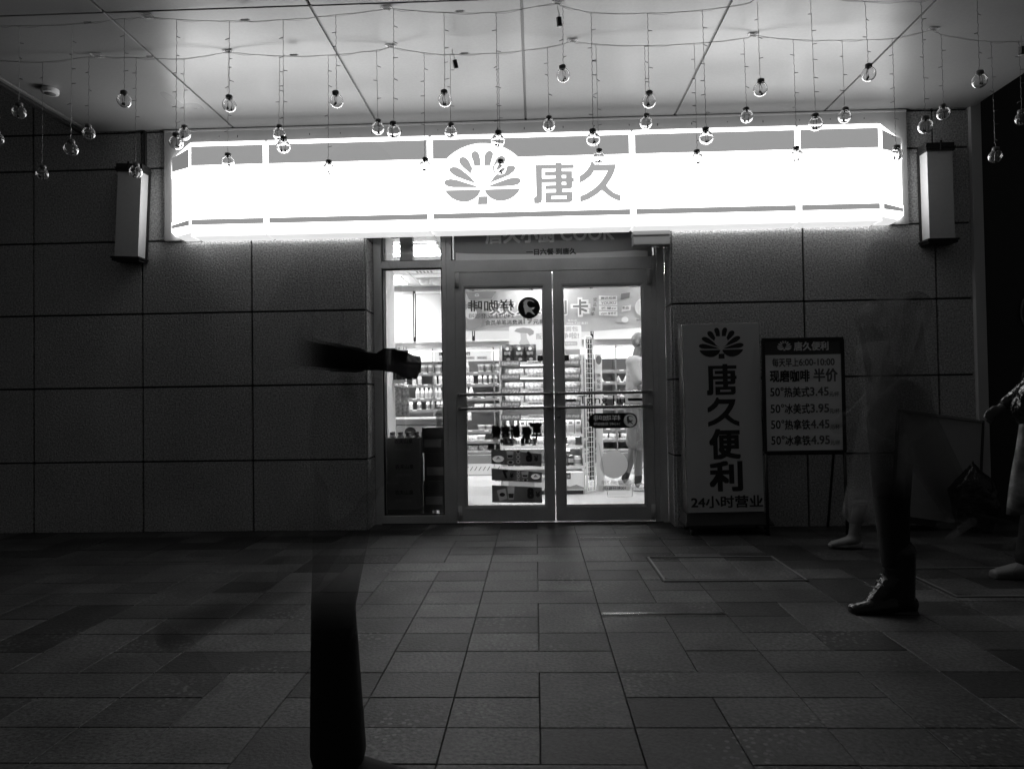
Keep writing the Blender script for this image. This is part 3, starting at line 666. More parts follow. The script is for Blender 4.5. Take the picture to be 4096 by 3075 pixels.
# bulb: cap, clear globe with a second inner wall, LED beads on stalks, the twisted drop with tiny side lamps
gl = []
def bulb_globe_mesh():
    m = MB(); r = .039
    outer = [(.0 + r * math.sin(a), -r * math.cos(a)) for a in [math.pi * i / 18 for i in range(0, 16)]] + [(.016, r * .93), (.0155, r * 1.12)]
    inner = [(max(0, (r - .0022) * math.sin(a)), -(r - .0022) * math.cos(a)) for a in [math.pi * i / 18 for i in range(0, 16)]] + [(.014, r * .93), (.0135, r * 1.12)]
    m.lathe([(max(a, 1e-5), b) for a, b in outer], M['clear'], seg=28)
    k = len(m.f); m.lathe([(max(a, 1e-5), b) for a, b in inner], M['clear'], seg=28)
    m.f[k:] = [tuple(reversed(f)) for f in m.f[k:]]
    return m.mesh('globe')
GLOBE = bulb_globe_mesh()
CAPM = MB().lathe([(.0005, .0365), (.0185, .0365), (.0195, .039), (.0195, .053), (.017, .0555), (.0005, .056)], M['cap'], seg=20).mesh('cap')
def beads_mesh(seed):
    rn = random.Random(seed); m = MB()
    for k in range(2):
        a = rn.uniform(0, 6.28); x, y = .011 * math.cos(a), .011 * math.sin(a); zb = -.020 - rn.uniform(0, .008)
        m.tube([(0, 0, .036), (x * 1.4, y * 1.4, .012), (x, y, zb + .012)], .0013, M['led'], seg=5)
        m.lathe([(.001, .006), (.0048, .0045), (.0062, 0), (.0048, -.0045), (.001, -.006)][::-1], M['led'], (x, y, zb), 8); m.tube([(x, y, zb + .003), (x, y, zb + .013)], .0024, M['led'], seg=6)
    m.lathe([(.001, .026), (.004, .028), (.006, .032), (.006, .036)], M['led'], seg=10)
    return m.mesh('led_beads')
BEADS = [beads_mesh(i) for i in range(5)]
def place_drops(y, drops, row, near):
    for i, (xt, zt, xg, zg) in enumerate(drops):
        hang = 'low' if zg < 2.63 else 'high'
        nth = ['first', 'second', 'third', 'fourth', 'fifth', 'sixth', 'seventh', 'eighth', 'ninth', 'tenth', 'eleventh', 'twelfth', 'thirteenth', 'fourteenth', 'fifteenth', 'sixteenth', 'seventeenth', 'eighteenth', 'nineteenth', 'twentieth', 'twenty first', 'twenty second'][i]
        t = thing('hanging_bulb', 'clear globe bulb hanging %s, %s from the left in the %s row' % (hang, nth, row), 'bulb', (xt, y, zt), 'globe bulbs hanging under the canopy')
        rn = random.Random(int(1000 * (xg + 9)) + near)
        gx, gz = xg - xt, zg - zt
        n = max(8, int(-gz / .018)); top = Vector((0, 0, 0)); end = Vector((gx, 0, gz + .054)); pts = []
        for k in range(n + 1):
            u = k / n; pts.append(top.lerp(end, u) + Vector((.0017 * (-1) ** k, .0017 * (-1) ** (k // 2), 0)) * (1 if 0 < k < n else 0))
        m = MB(); m.tube(pts, .0014, M['wire'] if rn.random() < .3 else M['wire_dark'], seg=5)
        z = -.10
        while z > gz + .10:
            a = rn.choice([0, 3.14]) + rn.uniform(-.7, .7); u = z / gz; s_ = Vector((gx * u, 0, z))
            m.tube([s_, s_ + Vector((.024 * math.cos(a), .010 * math.sin(a), rn.uniform(-.012, .006)))], .0020, M['wire_dark'], seg=5)
            z -= rn.uniform(.075, .125)
        m.build('drop_wire', t)
        g = bpy.data.objects.new('globe', GLOBE); c = bpy.data.objects.new('cap', CAPM); b = bpy.data.objects.new('led_beads', BEADS[i % 5])
        yaw = rn.uniform(0, 6.28); tl = rn.uniform(-.12, .12)
        for o in (g, c, b): COL.objects.link(o); o.parent = t; o.location = (gx, 0, gz); o.rotation_euler = (0, tl, yaw if o is b else 0)
light_row(-1.65, FRONT_DROPS, [(-3.125, 0), (-2.199, 0), (-0.81, 0), (0.165, 0), (1.292, 0), (2.33, 0)], 'front', [(-3.5, 3.26), (2.95, 3.26)])
light_row(-1.23, REAR_DROPS, [(-3.469, 0), (-2.767, 0), (-1.919, 0), (-0.877, 0), (0.269, 0), (1.386, 0), (2.482, 0)], 'rear', [(-3.6, 3.26), (3.3, 3.24)])
place_drops(-1.65, FRONT_DROPS, 'front', 0); place_drops(-1.23, REAR_DROPS, 'rear', 1)

def controller(x, y, z, ry, label):
    t = thing('light_controller', label, 'controller', (x, y, z)); t.rotation_euler = (R(12), R(ry), R(20))
    MB().box(-.012, .012, -.010, .010, -.062, -.014, M['black']).build('case', t, bevel=.001)
    m = MB(); m.box(-.0125, .0125, -.0105, .0105, -.066, -.0622, M['white']); m.build('end_plate', t)
    MB().tube([(0, 0, -.014), (.004, 0, .0), (-.003, 0, .03), (.0, 0, .05)], .002, M['wire'], seg=5).build('lead', t)
controller(.168, -1.62, 3.222, -9, 'small black controller box dangling from the front bulb row')
controller(-.475, -1.24, 3.185, -16, 'small black controller box dangling from the rear bulb row near the middle')
controller(3.00, -1.24, 3.16, -14, 'small black controller box dangling from the rear bulb row at far right')

# ---------------------------------------------------------------- standing light box sign
t = thing('standing_sign', 'tall wheeled sign with flower emblem and vertical shop name beside the right wall', 'sign', (1.437, -.22, 0)); t.rotation_euler.y = R(-.55)
w = .2945
MB().box(-w, w, -.0, .150, .150, 1.592, M['steel']).build('cabinet', t, bevel=.006)
MB().box(-w + .008, w - .008, -.0045, -.0005, .158, 1.584, M['board']).build('face', t)
e = MB(); emblem(e, 0, 1.396, .562, -.0065, .0018, M['board_ink']); e.build('emblem', t)
def glyph_scaled(G, x0, x1, z0, z1):
    X = [a for l in G for a, b in l]; Z = [b for l in G for a, b in l]
    return [[(x0 + (a - min(X)) / (max(X) - min(X)) * (x1 - x0), z0 + (b - min(Z)) / (max(Z) - min(Z)) * (z1 - z0)) for a, b in l] for l in G]
MB().fill(*loops_mesh(glyph_scaled(TANG, -.117, .109, 1.045, 1.280)), -.0065, .0018, M['board_ink']).build('character', t)
MB().fill(*loops_mesh(glyph_scaled(JIU, -.117, .119, .806, 1.028)), -.0065, .0018, M['board_ink']).build('character', t)
MB().text('便', -.112, .124, .557, .789, -.0065, M['board_ink'], .035, depth=.0018).build('character', t)
MB().text('利', -.118, .132, .314, .545, -.0065, M['board_ink'], .035, depth=.0018).build('character', t)
MB().text('24小时营业', -.262, .278, .190, .283, -.0065, M['board_ink'], .022, depth=.0018).build('lettering', t)
b = MB(); V = [(-w, -.002, .1495), (w, -.002, .1495), (w, .152, .1495), (-w, .152, .1495), (-w - .03, -.105, .078), (w + .03, -.105, .078), (w + .03, .19, .078), (-w - .03, .19, .078), (-w - .03, -.105, .066), (w + .03, -.105, .066), (w + .03, .19, .066), (-w - .03, .19, .066)]
b.add(V, [(0, 1, 2, 3), (8, 11, 10, 9)] + [(i + 4, (i + 1) % 4 + 4, (i + 1) % 4, i) for i in range(4)] + [(i + 8, (i + 1) % 4 + 8, (i + 1) % 4 + 4, i + 4) for i in range(4)], M['black_matt'])
b.build('base', t)
for x in (-w + .02, w - .02):
    for y in (-.075, .165):
        c = MB(); c.box(x - .016, x + .016, y - .014, y + .014, .050, .0655, M['black']); c.tube([(x - .010, y, .026), (x + .010, y, .026)], .026, M['black'], seg=16); c.tube([(x - .0125, y, .026), (x + .0125, y, .026)], .011, M['steel'], seg=10)
        c.build('castor', t)

# ---------------------------------------------------------------- poster stand
t = thing('poster_stand', 'black framed poster stand listing half price coffee in front of the stone wall', 'poster stand', (2.005, -.30, 0))
X0, X1, Z0, Z1 = -.300, .300, .602, 1.465
f = MB(); k = .020
for a in ((X0, X1, Z0, Z0 + k), (X0, X1, Z1 - k, Z1), (X0, X0 + k, Z0 + k, Z1 - k), (X1 - k, X1, Z0 + k, Z1 - k)): f.box(a[0], a[1], -.012, .012, a[2], a[3], M['black'])
f.build('frame', t, bevel=.003)
MB().box(X0 + k, X1 - k, .0, .006, Z0 + k, Z1 - k, M['poster']).build('poster', t)
MB().box(X0 + k + .0005, X1 - k - .0005, -.0015, -.0003, 1.338, Z1 - k - .0005, M['poster_head']).build('header', t)
e = MB(); emblem(e, -.135, 1.393, .178, -.0028, .0009, M['poster']); e.build('emblem', t)
o = 2.005
def line(name, parts):
    m = MB()
    for s_, a, b_, c, d, ink, bold in parts: m.text(s_, a - o, b_ - o, c, d, -.0016, M[ink], bold, depth=.0012)
    m.build(name, t)
l = MB(); l.text('唐久便利', 1.940 - o, 2.196 - o, 1.367, 1.436, -.0030, M['poster'], .03, depth=.0012); l.build('lettering', t)
line('lettering', [('每天早上', 1.779, 1.972, 1.249, 1.314, 'ink', .012), ('6:00-10:00', 1.976, 2.238, 1.255, 1.306, 'ink_grey', .014)])
line('lettering', [('现磨咖啡', 1.758, 2.053, 1.134, 1.225, 'ink', .028), ('半价', 2.080, 2.259, 1.132, 1.232, 'ink_grey', .028)])
for nm, pr, z0, z1 in (('热美式', '3.45', 1.019, 1.098), ('冰美式', '3.95', .894, .973), ('热拿铁', '4.45', .776, .855), ('冰拿铁', '4.95', .658, .737)):
    line('lettering', [('50°', 1.759, 1.858, z0 + .010, z1 - .002, 'ink', .012), (nm, 1.862, 2.048, z0 + .002, z1, 'ink', .016), (pr, 2.052, 2.190, z0 + .010, z1 - .004, 'ink_grey', .016), ('元/杯', 2.194, 2.266, z0 + .002, z0 + .040, 'ink_grey', .006)])
for x in (X0 + .010, X1 - .010):
    MB().tube([(x, -.0, Z0 - .002), (x * 1.0, -.02, .0)], .0125, M['black'], seg=8).build('leg', t)
    MB().tube([(x * .94, .02, Z1 - .35), (x * .94, .28, .0)], .010, M['black'], seg=8).build('rear_leg', t)

# ---------------------------------------------------------------- slanted board, rubbish sack, neighbour's dark front
t = thing('leaning_board', 'dark board leaning by the wall behind the walkers', 'board', (3.02, -.16, .02)); t.rotation_euler = (R(-7), R(8.5), 0)
f = MB(); f.box(-.33, -.315, -.012, .012, 0, .86, M['black']); f.box(.315, .33, -.012, .012, 0, .86, M['black']); f.box(-.3145, .3145, -.012, .012, 0, .05, M['black']); f.box(-.3145, .3145, -.012, .012, .84, .86, M['mid']); f.build('frame', t)
MB().box(-.314, .314, -.004, .004, .051, .839, M['grey3']).build('panel', t)
def blob(name, rx, ry, rz, m, parent, seed, amp, neck=None):
    bm = bmesh.new(); bmesh.ops.create_icosphere(bm, subdivisions=4, radius=1)
    for v in bm.verts:
        n_ = mnoise.noise(v.co * 2.2 + Vector((seed, 0, 0))) + .5 * mnoise.noise(v.co * 5 + Vector((0, seed, 0)))
        p = v.co * (1 + amp * n_); k = 1.0
        if neck and p.z > .45: k = max(.16, 1 - (p.z - .45) * 1.5)
        v.co = Vector((p.x * rx * k, p.y * ry * k, max(p.z, -.86) * rz + .86 * rz))
    me = bpy.data.meshes.new(name); bm.to_mesh(me); bm.free(); me.materials.append(m)
    for p in me.polygons: p.use_smooth = True
    o = bpy.data.objects.new(name, me); COL.objects.link(o); o.parent = parent; return o
o = blob('rubbish_sack', .16, .13, .28, M['sack'], None, 4.0, .16, True); o.location = (3.23, -.30, 0)
tag(o, 'shiny black rubbish sack standing beside the leaning board', 'sack')
t = thing('neighbour_front', 'dark neighbouring shop front with a big ring letter at right edge', 'shop front', (3.9, 0, 0))
MB().box(-.368, 4.2, .02, .3, 0, 4.5, M['black']).build('panel', t)
m = MB(); m.tube([(.03 + .105 * math.cos(R(a)), .012, 1.655 + .155 * math.sin(R(a))) for a in range(40, 321, 10)], .008, M['mid'], seg=6); m.build('lettering', t)
# ---------------------------------------------------------------- inside the shop
MB().box(-2.3, 3.2, 0.255, 4.45, -0.0115, 0.0, M['shop_floor']).build('shop_floor', B)
m = MB()
for y in (1.225, 1.905, 2.585, 3.265): m.box(-2.3, 3.2, y - .0015, y + .0015, .0002, .0006, M['mid'])
for x in (-1.61, -.93, -.25, .433, 1.11, 1.79): m.box(x - .0015, x + .0015, .255, 3.9, .0007, .0011, M['mid'])
m.build('tile_joints', B)
MB().box(-2.3, 3.2, 0.345, 4.45, 2.66, 2.75, M['shop_ceiling']).build('shop_ceiling', B)
m = MB()
for x in (-1.60, -.98, -.36, .26, .88, 1.50): m.box(x - .012, x + .012, .345, 4.3, 2.652, 2.6598, M['whitem'])
for y in (1.0, 2.25, 3.25, 4.1): m.box(-2.3, 3.2, y - .012, y + .012, 2.6480, 2.6518, M['whitem'])
m.build('ceiling_grid', B)
w = MB(); w.box(-2.3, 3.2, 4.30, 4.45, 0, 2.66, M['shop_wall']); w.box(-2.4, -2.3005, .345, 4.45, 0, 2.66, M['shop_wall']); w.box(3.2005, 3.3, .345, 4.45, 0, 2.66, M['shop_wall']); w.build('shop_wall', B)
MB().box(-1.62, -1.300, .50, .86, 0, 2.6595, M['shop_wall']).build('shop_column', B, bevel=.004)
MB().box(-2.3, 3.2, 4.285, 4.299, 1.875, 2.60, M['dark']).build('dark_window_strip', B)

def ceiling_light(x, y, label):
    t = thing('ceiling_light', label, 'ceiling light', (x, y, 2.655), 'louvred lights in the shop ceiling')
    f = MB()
    for a in ((-.31, .31, -.31, -.285), (-.31, .31, .285, .31), (-.31, -.285, -.285, .285), (.285, .31, -.285, .285)): f.box(a[0], a[1], a[2], a[3], -.022, -.004, M['white'])
    for k in (-.10, .10): f.box(-.284, .284, k - .018, k + .018, -.030, -.006, M['white'])
    f.build('frame', t)
    MB().box(-.284, .284, -.284, .284, -.0045, -.003, M['room_light']).build('tube_panel', t)
for x, y, n in ((-2.02, 3.62, 'louvred ceiling light seen over the blinds through left window'), (-1.28, 1.78, 'louvred ceiling light seen through the small top window'), (.15, 1.2, 'added louvred ceiling light above the bread shelf, hidden from the street'),
                (.15, 2.95, 'added louvred ceiling light behind the banner, hidden from the street'), (1.65, 1.6, 'added unseen louvred ceiling light above the shopper'), (1.65, 3.2, 'added unseen louvred ceiling light by the rice ball fridge')):  # from the bread shelf on, panels added out of view to light the room
    ceiling_light(x, y, n)
t = thing('twin_downlight', 'pair of round glass downlights on the shop ceiling', 'downlight', (-1.38, 3.63, 2.655))
MB().box(-.17, .17, -.07, .07, -.015, -.004, M['white']).build('plate', t)
for x in (-.08, .08): MB().lathe([(.004, -.085), (.05, -.075), (.068, -.05), (.07, -.0155)], M['fridge_white'], (x, 0, 0), 18).build('glass_shade', t)
t = thing('ceiling_vent', 'small slotted vent in the shop ceiling by the left window', 'vent', (-1.36, 3.05, 2.652))
m = MB(); m.box(-.14, .14, -.09, .09, -.008, -.001, M['white'])
for k in range(5): m.box(-.11 + k * .045, -.085 + k * .045, -.06, .06, -.0095, -.0083, M['mid'])
m.build('grille', t)
t = thing('wall_heater', 'perforated box with a cable on top of the window transom', 'heater', (-1.11, .52, 2.235))
MB().box(-.062, .052, -.03, .05, .0, .36, M['panel_metal']).build('case', t, bevel=.004)
m = MB(); m.box(-.17, .12, -.06, .07, -.03, -.0005, M['mid']); m.build('shelf', t)
MB().tube([(-.19 + .012 * i, -.02, .235 + .05 * (i / 7 - 1) ** 2) for i in range(13)], .005, M['dark'], seg=6).build('cable', t)

# blinds on the back wall
for i in range(6):
    x0 = -2.54 + .84 * i + .022; x1 = x0 + .84 - .044
    if i == 0: x0 = -2.29
    t = thing('roller_blind', ['pale roller blind beyond the left window, by the column', 'pale roller blind with bead chain beyond left window', 'pale roller blind behind the left end of the banner', 'pale roller blind behind the middle of the banner', 'pale roller blind above the rice ball fridge', 'pale roller blind beyond the shopper'][i], 'roller blind', (x0, 4.20, 2.55), 'roller blinds on the shop back wall')
    b = MB(); n = 10; V = []; 
    for j in range(n + 1):
        z = 2.55 - .67 * j / n; V += [(x0, 4.20 + .008 * math.sin(j * .9 + i), z), (x1, 4.20 + .008 * math.sin(j * .8 + i * 2), z)]
    b.add(V + [(x, y + .003, z) for x, y, z in V], [(2 * j + 2, 2 * j + 3, 2 * j + 1, 2 * j) for j in range(n)] + [(2 * j + 22, 2 * j + 23, 2 * j + 25, 2 * j + 24) for j in range(n)], M['blind'], True)
    at_world(b, t).build('fabric', t)
    at_world(MB().tube([(x0, 4.20, 2.565), (x1, 4.20, 2.565)], .022, M['white'], seg=10), t).build('roller', t)
    at_world(MB().box(x0, x1, 4.185, 4.212, 1.852, 1.879, M['white']), t).build('bottom_bar', t)
    if i: at_world(MB().tube([(x0 - .018, 4.19, 2.55), (x0 - .020, 4.188, 2.2), (x0 - .021, 4.19, 1.93)], .005, M['white'], seg=5), t).build('bead_chain', t)

# open chilled shelves along the back
SHELF_Z = [.325, .468, .605, .895, 1.048, 1.238, 1.395]
def fridge(x0, x1, label, head):
    t = thing('open_fridge', label, 'open fridge', (x0, 3.78, 0), 'open fridges along the shop back wall')
    f = MB(); f.box(x0, x1, 4.235, 4.25, .28, 1.74, M['fridge_grey']); f.box(x0, x0 + .012, 3.80, 4.234, .28, 1.74, M['fridge_grey']); f.box(x0, x1, 3.80, 4.234, 1.70, 1.74, M['fridge_white']); at_world(f, t).build('body', t)
    k = MB(); k.box(x0 + .002, x1 - .002, 3.79, 4.25, .005, .279, M['fridge_white'])
    for i in range(14):
        x = x0 + .03 + i * .058
        if x + .05 < x1: k.add([(x, 3.788, .065), (x + .010, 3.788, .065), (x + .045, 3.788, .120), (x + .035, 3.788, .120), (x, 3.7895, .065), (x + .010, 3.7895, .065), (x + .045, 3.7895, .120), (x + .035, 3.7895, .120)],
                                [(0, 1, 2, 3), (0, 4, 5, 1), (1, 5, 6, 2), (2, 6, 7, 3), (3, 7, 4, 0)], M['dark'])
    k.box(x0 + .002, x1 - .002, 3.785, 3.7895, .160, .272, M['mid'])
    at_world(k, t).build('base_panel', t)
    at_world(MB().box(x0 + .013, x1 - .002, 3.79, 3.83, 1.555, 1.695, M['header_light']), t).build('header', t)
    if head:
        h = MB()
        h.box(x0 + .03, x1 - .01, 3.780, 3.788, 1.55, 1.69, M['whitem']); h.text(head, x0 + .09, x0 + .09 + .115 * len(head) * .75, 1.632, 1.680, 3.779, M['dark'], .03)
        for q in range(4): h.box(x0 + .10 + q * .17, x0 + .24 + q * .17, 3.777, 3.7785, 1.575, 1.615, M['pale']); h.text(['4.0蛋白', 'A2奶', 'A2奶', '鲜奶'][q], x0 + .115 + q * .17, x0 + .225 + q * .17, 1.585, 1.605, 3.776, M['dark'])
        at_world(h, t).build('header_poster', t)
    at_world(MB().box(x0 + .013, x1 - .002, 3.835, 3.86, 1.690, 1.699, M['shelf_light']), t).build('light_strip', t)
    rn = random.Random(int(x0 * 100))
    for z in SHELF_Z:
        s = MB(); s.box(x0 + .014, x1 - .002, 3.835, 4.23, z - .016, z - .001, M['shelf']); s.box(x0 + .014, x1 - .002, 3.815, 3.8345, z - .026, z + .010, M['fridge_grey' if z > .5 else 'fridge_white'])
        x = x0 + .05
        while x < x1 - .1:
            s.box(x, x + .055, 3.811, 3.8145, z - .024, z + .006, M['white']); x += rn.uniform(.10, .26)
        s.box(x0 + .014, x1 - .002, 3.7945, 3.7975, z - .037, z - .006, M['fridge_grey'])  # lip added to hide the glow strip behind it
        at_world(s, t).build('shelf', t)
        if z > .6: at_world(MB().box(x0 + .03, x1 - .02, 3.802, 3.828, z - .0335, z - .0265, M['shelf_light']), t).build('shelf_glow_strip', t)  # glow strip added to brighten the bottle fronts
fridge(-2.22, -1.395, 'open fridge with cups and bottles beyond the left window, partly behind the column', None)
fridge(-1.392, -.565, 'open fridge with a milk bar poster seen through left window', '唐久鲜奶吧')
fridge(-.562, .265, 'open fridge seen left of the bread shelf through the left door', None)
fridge(.268, 1.095, 'open fridge with rice balls behind the wire rack', None)
fridge(1.098, 1.925, 'open fridge with rice balls behind the shopper', None)

# goods
def milk_bottle(h=.150, r=.027, dark=False):
    b = 'milk'; l = 'mid' if dark else 'pale'
    return MB().lathe([(.0005, 0), (r, 0), (r, .02), (r, h * .50), (r, h * .62), (r * .55, h * .82), (r * .50, h * .86), (r * .62, h * .865), (r * .62, h), (.0005, h)], None, seg=12,
                      ms=[M[b], M[b], M[l], M[b], M[b], M[b], M['white'], M['white'], M['white']]).mesh('milk_bottle')
def cup(h=.115, r=.046):
    return MB().lathe([(.0005, 0), (r * .8, 0), (r * .86, h * .25), (r * .95, h * .72), (r, h * .86), (r * 1.06, h * .88), (r * 1.06, h), (.0005, h)], None, seg=14, ms=[M['milk'], M['milk'], M['grey3'], M['milk'], M['white'], M['white'], M['white']]).mesh('yogurt_cup')
def bag(w, h, d, m, seed):
    rn = random.Random(seed); mb = MB(); nx, nz = 7, 6; V = []
    for s_ in (-1, 1):
        for j in range(nz + 1):
            for i in range(nx + 1):
                u, v = i / nx, j / nz; e = (math.sin(math.pi * u) ** .6) * (math.sin(math.pi * v) ** .6)
                V.append((w * (u - .5) * (1 + .05 * rn.random()), s_ * (d * .5 * e * (1 + rn.uniform(-.25, .25)) + .001), h * v * (1 + .04 * (rn.random() - .5) * (0 < i < nx))))
    k = (nx + 1) * (nz + 1); F_ = []
    for j in range(nz):
        for i in range(nx):
            a = j * (nx + 1) + i; q = (a, a + 1, a + nx + 2, a + nx + 1); F_ += [q, tuple(reversed([k + x for x in q]))]
    mb.add(V, F_, m, True)
    return mb
def rice_ball():
    m = MB(); m.add([(-.045, -.02, 0), (.045, -.02, 0), (0, -.02, .088), (-.045, .02, 0), (.045, .02, 0), (0, .02, .088)], [(0, 1, 2), (5, 4, 3), (0, 3, 4, 1), (1, 4, 5, 2), (2, 5, 3, 0)], M['milk'])
    m.add([(-.010, -.0215, .040), (.010, -.0215, .040), (0, -.0215, .072), (-.02, -.0215, .003), (.02, -.0215, .003), (.012, -.0215, .03), (-.012, -.0215, .03)], [(0, 1, 2), (3, 4, 5, 6)], M['pale'])
    return m.mesh('rice_ball')
def box_mesh(w, d, h, m, m2):
    b = MB(); b.box(-w / 2, w / 2, -d / 2, d / 2, 0, h, M[m]); b.box(-w * .4, w * .4, -d / 2 - .001, -d / 2 + .0005, h * .15, h * .62, M[m2]); b.box(-w * .3, w * .3, -d / 2 - .001, -d / 2 + .0005, h * .72, h * .90, M['mid']); return b.mesh('carton')
def can_mesh(m, m2, r=.033, h=.118):
    return MB().lathe([(.0005, 0), (r * .8, 0), (r, .01), (r, h * .3), (r, h * .7), (r, h - .01), (r * .82, h), (.0005, h)], None, seg=14, ms=[M['steel'], M['steel'], M[m], M[m2], M[m], M['steel'], M['steel']]).mesh('drink_can')
PROD = dict(milk=milk_bottle(), milk_tall=milk_bottle(.165, .030), milk_dark=milk_bottle(.150, .030, True), cup=cup(), tub=cup(.075, .055), rice=rice_ball(),
            carton=box_mesh(.065, .05, .15, 'milk', 'pale'), carton_grey=box_mesh(.075, .06, .11, 'grey3', 'white'), can=can_mesh('dark', 'pale'), jar=MB().lathe([(.0005, 0), (.04, 0), (.046, .02), (.046, .07), (.034, .085), (.036, .088), (.036, .105), (.0005, .105)], None, seg=14, ms=[M['milk'], M['milk'], M['grey3'], M['milk'], M['white'], M['white'], M['white']]).mesh('jar'))
BREADS = [bag(.20, .085, .09, M['film'], i).mesh('bread_bag') for i in range(4)]
PACKS = [bag(.13, .075, .07, M['film'], 20 + i).mesh('food_pack') for i in range(3)]
def good(name, me, x, y, z, label, cat, group, rz=0.0):
    o = bpy.data.objects.new(name, me); COL.objects.link(o); o.location = (x, y, z); o.rotation_euler.z = rz
    return tag(o, label, cat, group)
def row(kind, name, cat, xs, y, z, label, group, jit=.006):
    rn = random.Random(int(z * 1000 + xs[0] * 77))
    for x in xs:
        me = PROD[kind] if kind in PROD else (BREADS if kind == 'bread' else PACKS)[rn.randrange(3)]
        good(name, me, x + rn.uniform(-jit, jit), y + rn.uniform(-.008, .008), z, label, cat, group, rn.uniform(-.25, .25))
def span(a, b, step, skip=()): return [a + step * i for i in range(int((b - a) / step) + 1) if i not in skip]
yb = 3.90
W1, W2, W3 = 'seen through the left window', 'seen through the left door', 'right of the wire rack'
row('cup', 'yogurt_cup', 'yogurt', span(-1.72, -1.25, .098), yb, 1.395, 'pale yogurt cup on the top fridge shelf ' + W1, 'yogurt cups on the top shelf')
row('milk_tall', 'milk_bottle', 'bottle', span(-1.66, -1.24, .072, (2, 3)), yb, 1.238, 'short white bottle on the second fridge shelf ' + W1, 'short bottles, second shelf')
row('milk_tall', 'milk_bottle', 'bottle', span(-1.62, -1.22, .062), yb, 1.048, 'slim white milk bottle on the third fridge shelf ' + W1, 'milk bottles, third shelf')
row('milk_dark', 'milk_bottle', 'bottle', span(-1.60, -1.22, .066, (1,)), yb, .895, 'white bottle with dark label on the fourth fridge shelf ' + W1, 'dark label bottles, fourth shelf')
row('milk', 'milk_bottle', 'bottle', span(-1.92, -1.76, .066), yb, 1.238, 'white bottle on the second shelf just right of the column', 'bottles beside the column, second shelf')
row('carton_grey', 'carton', 'carton', [-1.80], yb, 1.048, 'grey picture carton on the third shelf just right of the column', None)
row('milk_tall', 'milk_bottle', 'bottle', span(-1.86, -1.70, .075), yb, .895, 'white bottle on the fourth shelf just right of the column', 'bottles beside the column, fourth shelf')
row('milk', 'milk_bottle', 'bottle', [-.93], yb, 1.395, 'single white bottle at the left of the top shelf ' + W2, None)
row('cup', 'yogurt_cup', 'yogurt', span(-.74, -.50, .105), yb, 1.395, 'tall yogurt cup on the top fridge shelf ' + W2, 'yogurt cups through the left door')
row('milk_tall', 'milk_bottle', 'bottle', span(-1.0, -.86, .066), yb, 1.238, 'white bottle at the left of the second shelf ' + W2, 'left bottles, second shelf, left door')
row('milk_dark', 'milk_bottle', 'bottle', span(-.75, -.48, .070), yb, 1.238, 'white bottle with dark label on the second shelf ' + W2, 'labelled bottles, second shelf, left door')
row('milk_tall', 'milk_bottle', 'bottle', span(-1.0, -.86, .060), yb, 1.048, 'white bottle at the left of the third shelf ' + W2, 'left bottles, third shelf, left door')
row('tub', 'yogurt_tub', 'yogurt', span(-.75, -.48, .125), yb, 1.048, 'wide low white tub on the third shelf ' + W2, 'tubs, third shelf, left door')
row('pack', 'food_pack', 'food pack', span(-.77, -.48, .145), yb, .895, 'film wrapped food pack on the fourth shelf ' + W2, 'food packs, fourth shelf, left door')
row('milk', 'milk_bottle', 'bottle', [-.90], yb, .745, 'lone small bottle standing low at the left of the fridge ' + W2, None)
row('tub', 'food_tub', 'food tub', [-.74, -.62], yb, .605, 'white lidded tub on the fifth shelf ' + W2, 'tubs, fifth shelf')
row('tub', 'food_tub', 'food tub', [-.74], yb, .468, 'white lidded tub on the sixth shelf ' + W2, None)
row('pack', 'food_pack', 'food pack', span(-1.0, -.60, .14), yb, .468 - .143, 'film wrapped food pack on the lowest shelf ' + W2, 'food packs, lowest shelf')
row('pack', 'food_pack', 'food pack', [-.98, -.86], yb, .468, 'film wrapped food pack at the left of the sixth shelf ' + W2, 'food packs, sixth shelf')
for z, xs, n in ((1.238, [.90, 1.14, 1.25, 1.36], 'upper'), (1.048, [.90, 1.15, 1.28], 'middle'), (.895, [.92, 1.08, 1.23, 1.36], 'lower')):
    row('rice', 'rice_ball', 'rice ball', xs, 3.88, z, 'triangular rice ball on the %s fridge shelf %s' % (n, W3), 'rice balls on the %s shelf' % n)
row('milk_tall', 'milk_bottle', 'bottle', [1.03, 1.17, 1.26], 3.88, .640, 'white bottle below the rice balls ' + W3, 'bottles below the rice balls')
row('pack', 'food_pack', 'food pack', span(.92, 1.4, .15), 3.88, .468, 'film wrapped pack low in the fridge ' + W3, 'packs low in the right fridge')

# bread gondola
G = thing('bread_shelf', 'tall white shelf of wrapped bread standing in the middle behind the doors', 'shelf unit', (.08, 1.90, 0))
gx0, gx1 = -.385, .525; GZ = [.300, .520, .645, .845, .985, 1.130, 1.280, 1.425]
g = MB(); g.box(gx0, gx1, 2.36, 2.375, .05, 1.60, M['pale']); g.box(gx0, gx0 + .018, 1.915, 2.359, 0, 1.62, M['shelf']); g.box(gx1 - .018, gx1, 1.915, 2.359, 0, 1.50, M['shelf']); at_world(g, G).build('frame', G)
at_world(MB().box(gx0 + .02, gx1 - .02, 1.93, 2.34, .0, .045, M['dark']), G).build('plinth', G)
for z in GZ:
    s = MB(); s.box(gx0 + .019, gx1 - .019, 1.915, 2.358, z - .018, z - .002, M['shelf']); s.box(gx0 + .019, gx1 - .019, 1.905, 1.914, z - .028, z + .006, M['white'])
    at_world(s, G).build('shelf', G)
    at_world(MB().box(gx0 + .05, gx1 - .05, 1.925, 1.945, z - .030, z - .0185, M['shelf_light']), G).build('shelf_glow_strip', G)
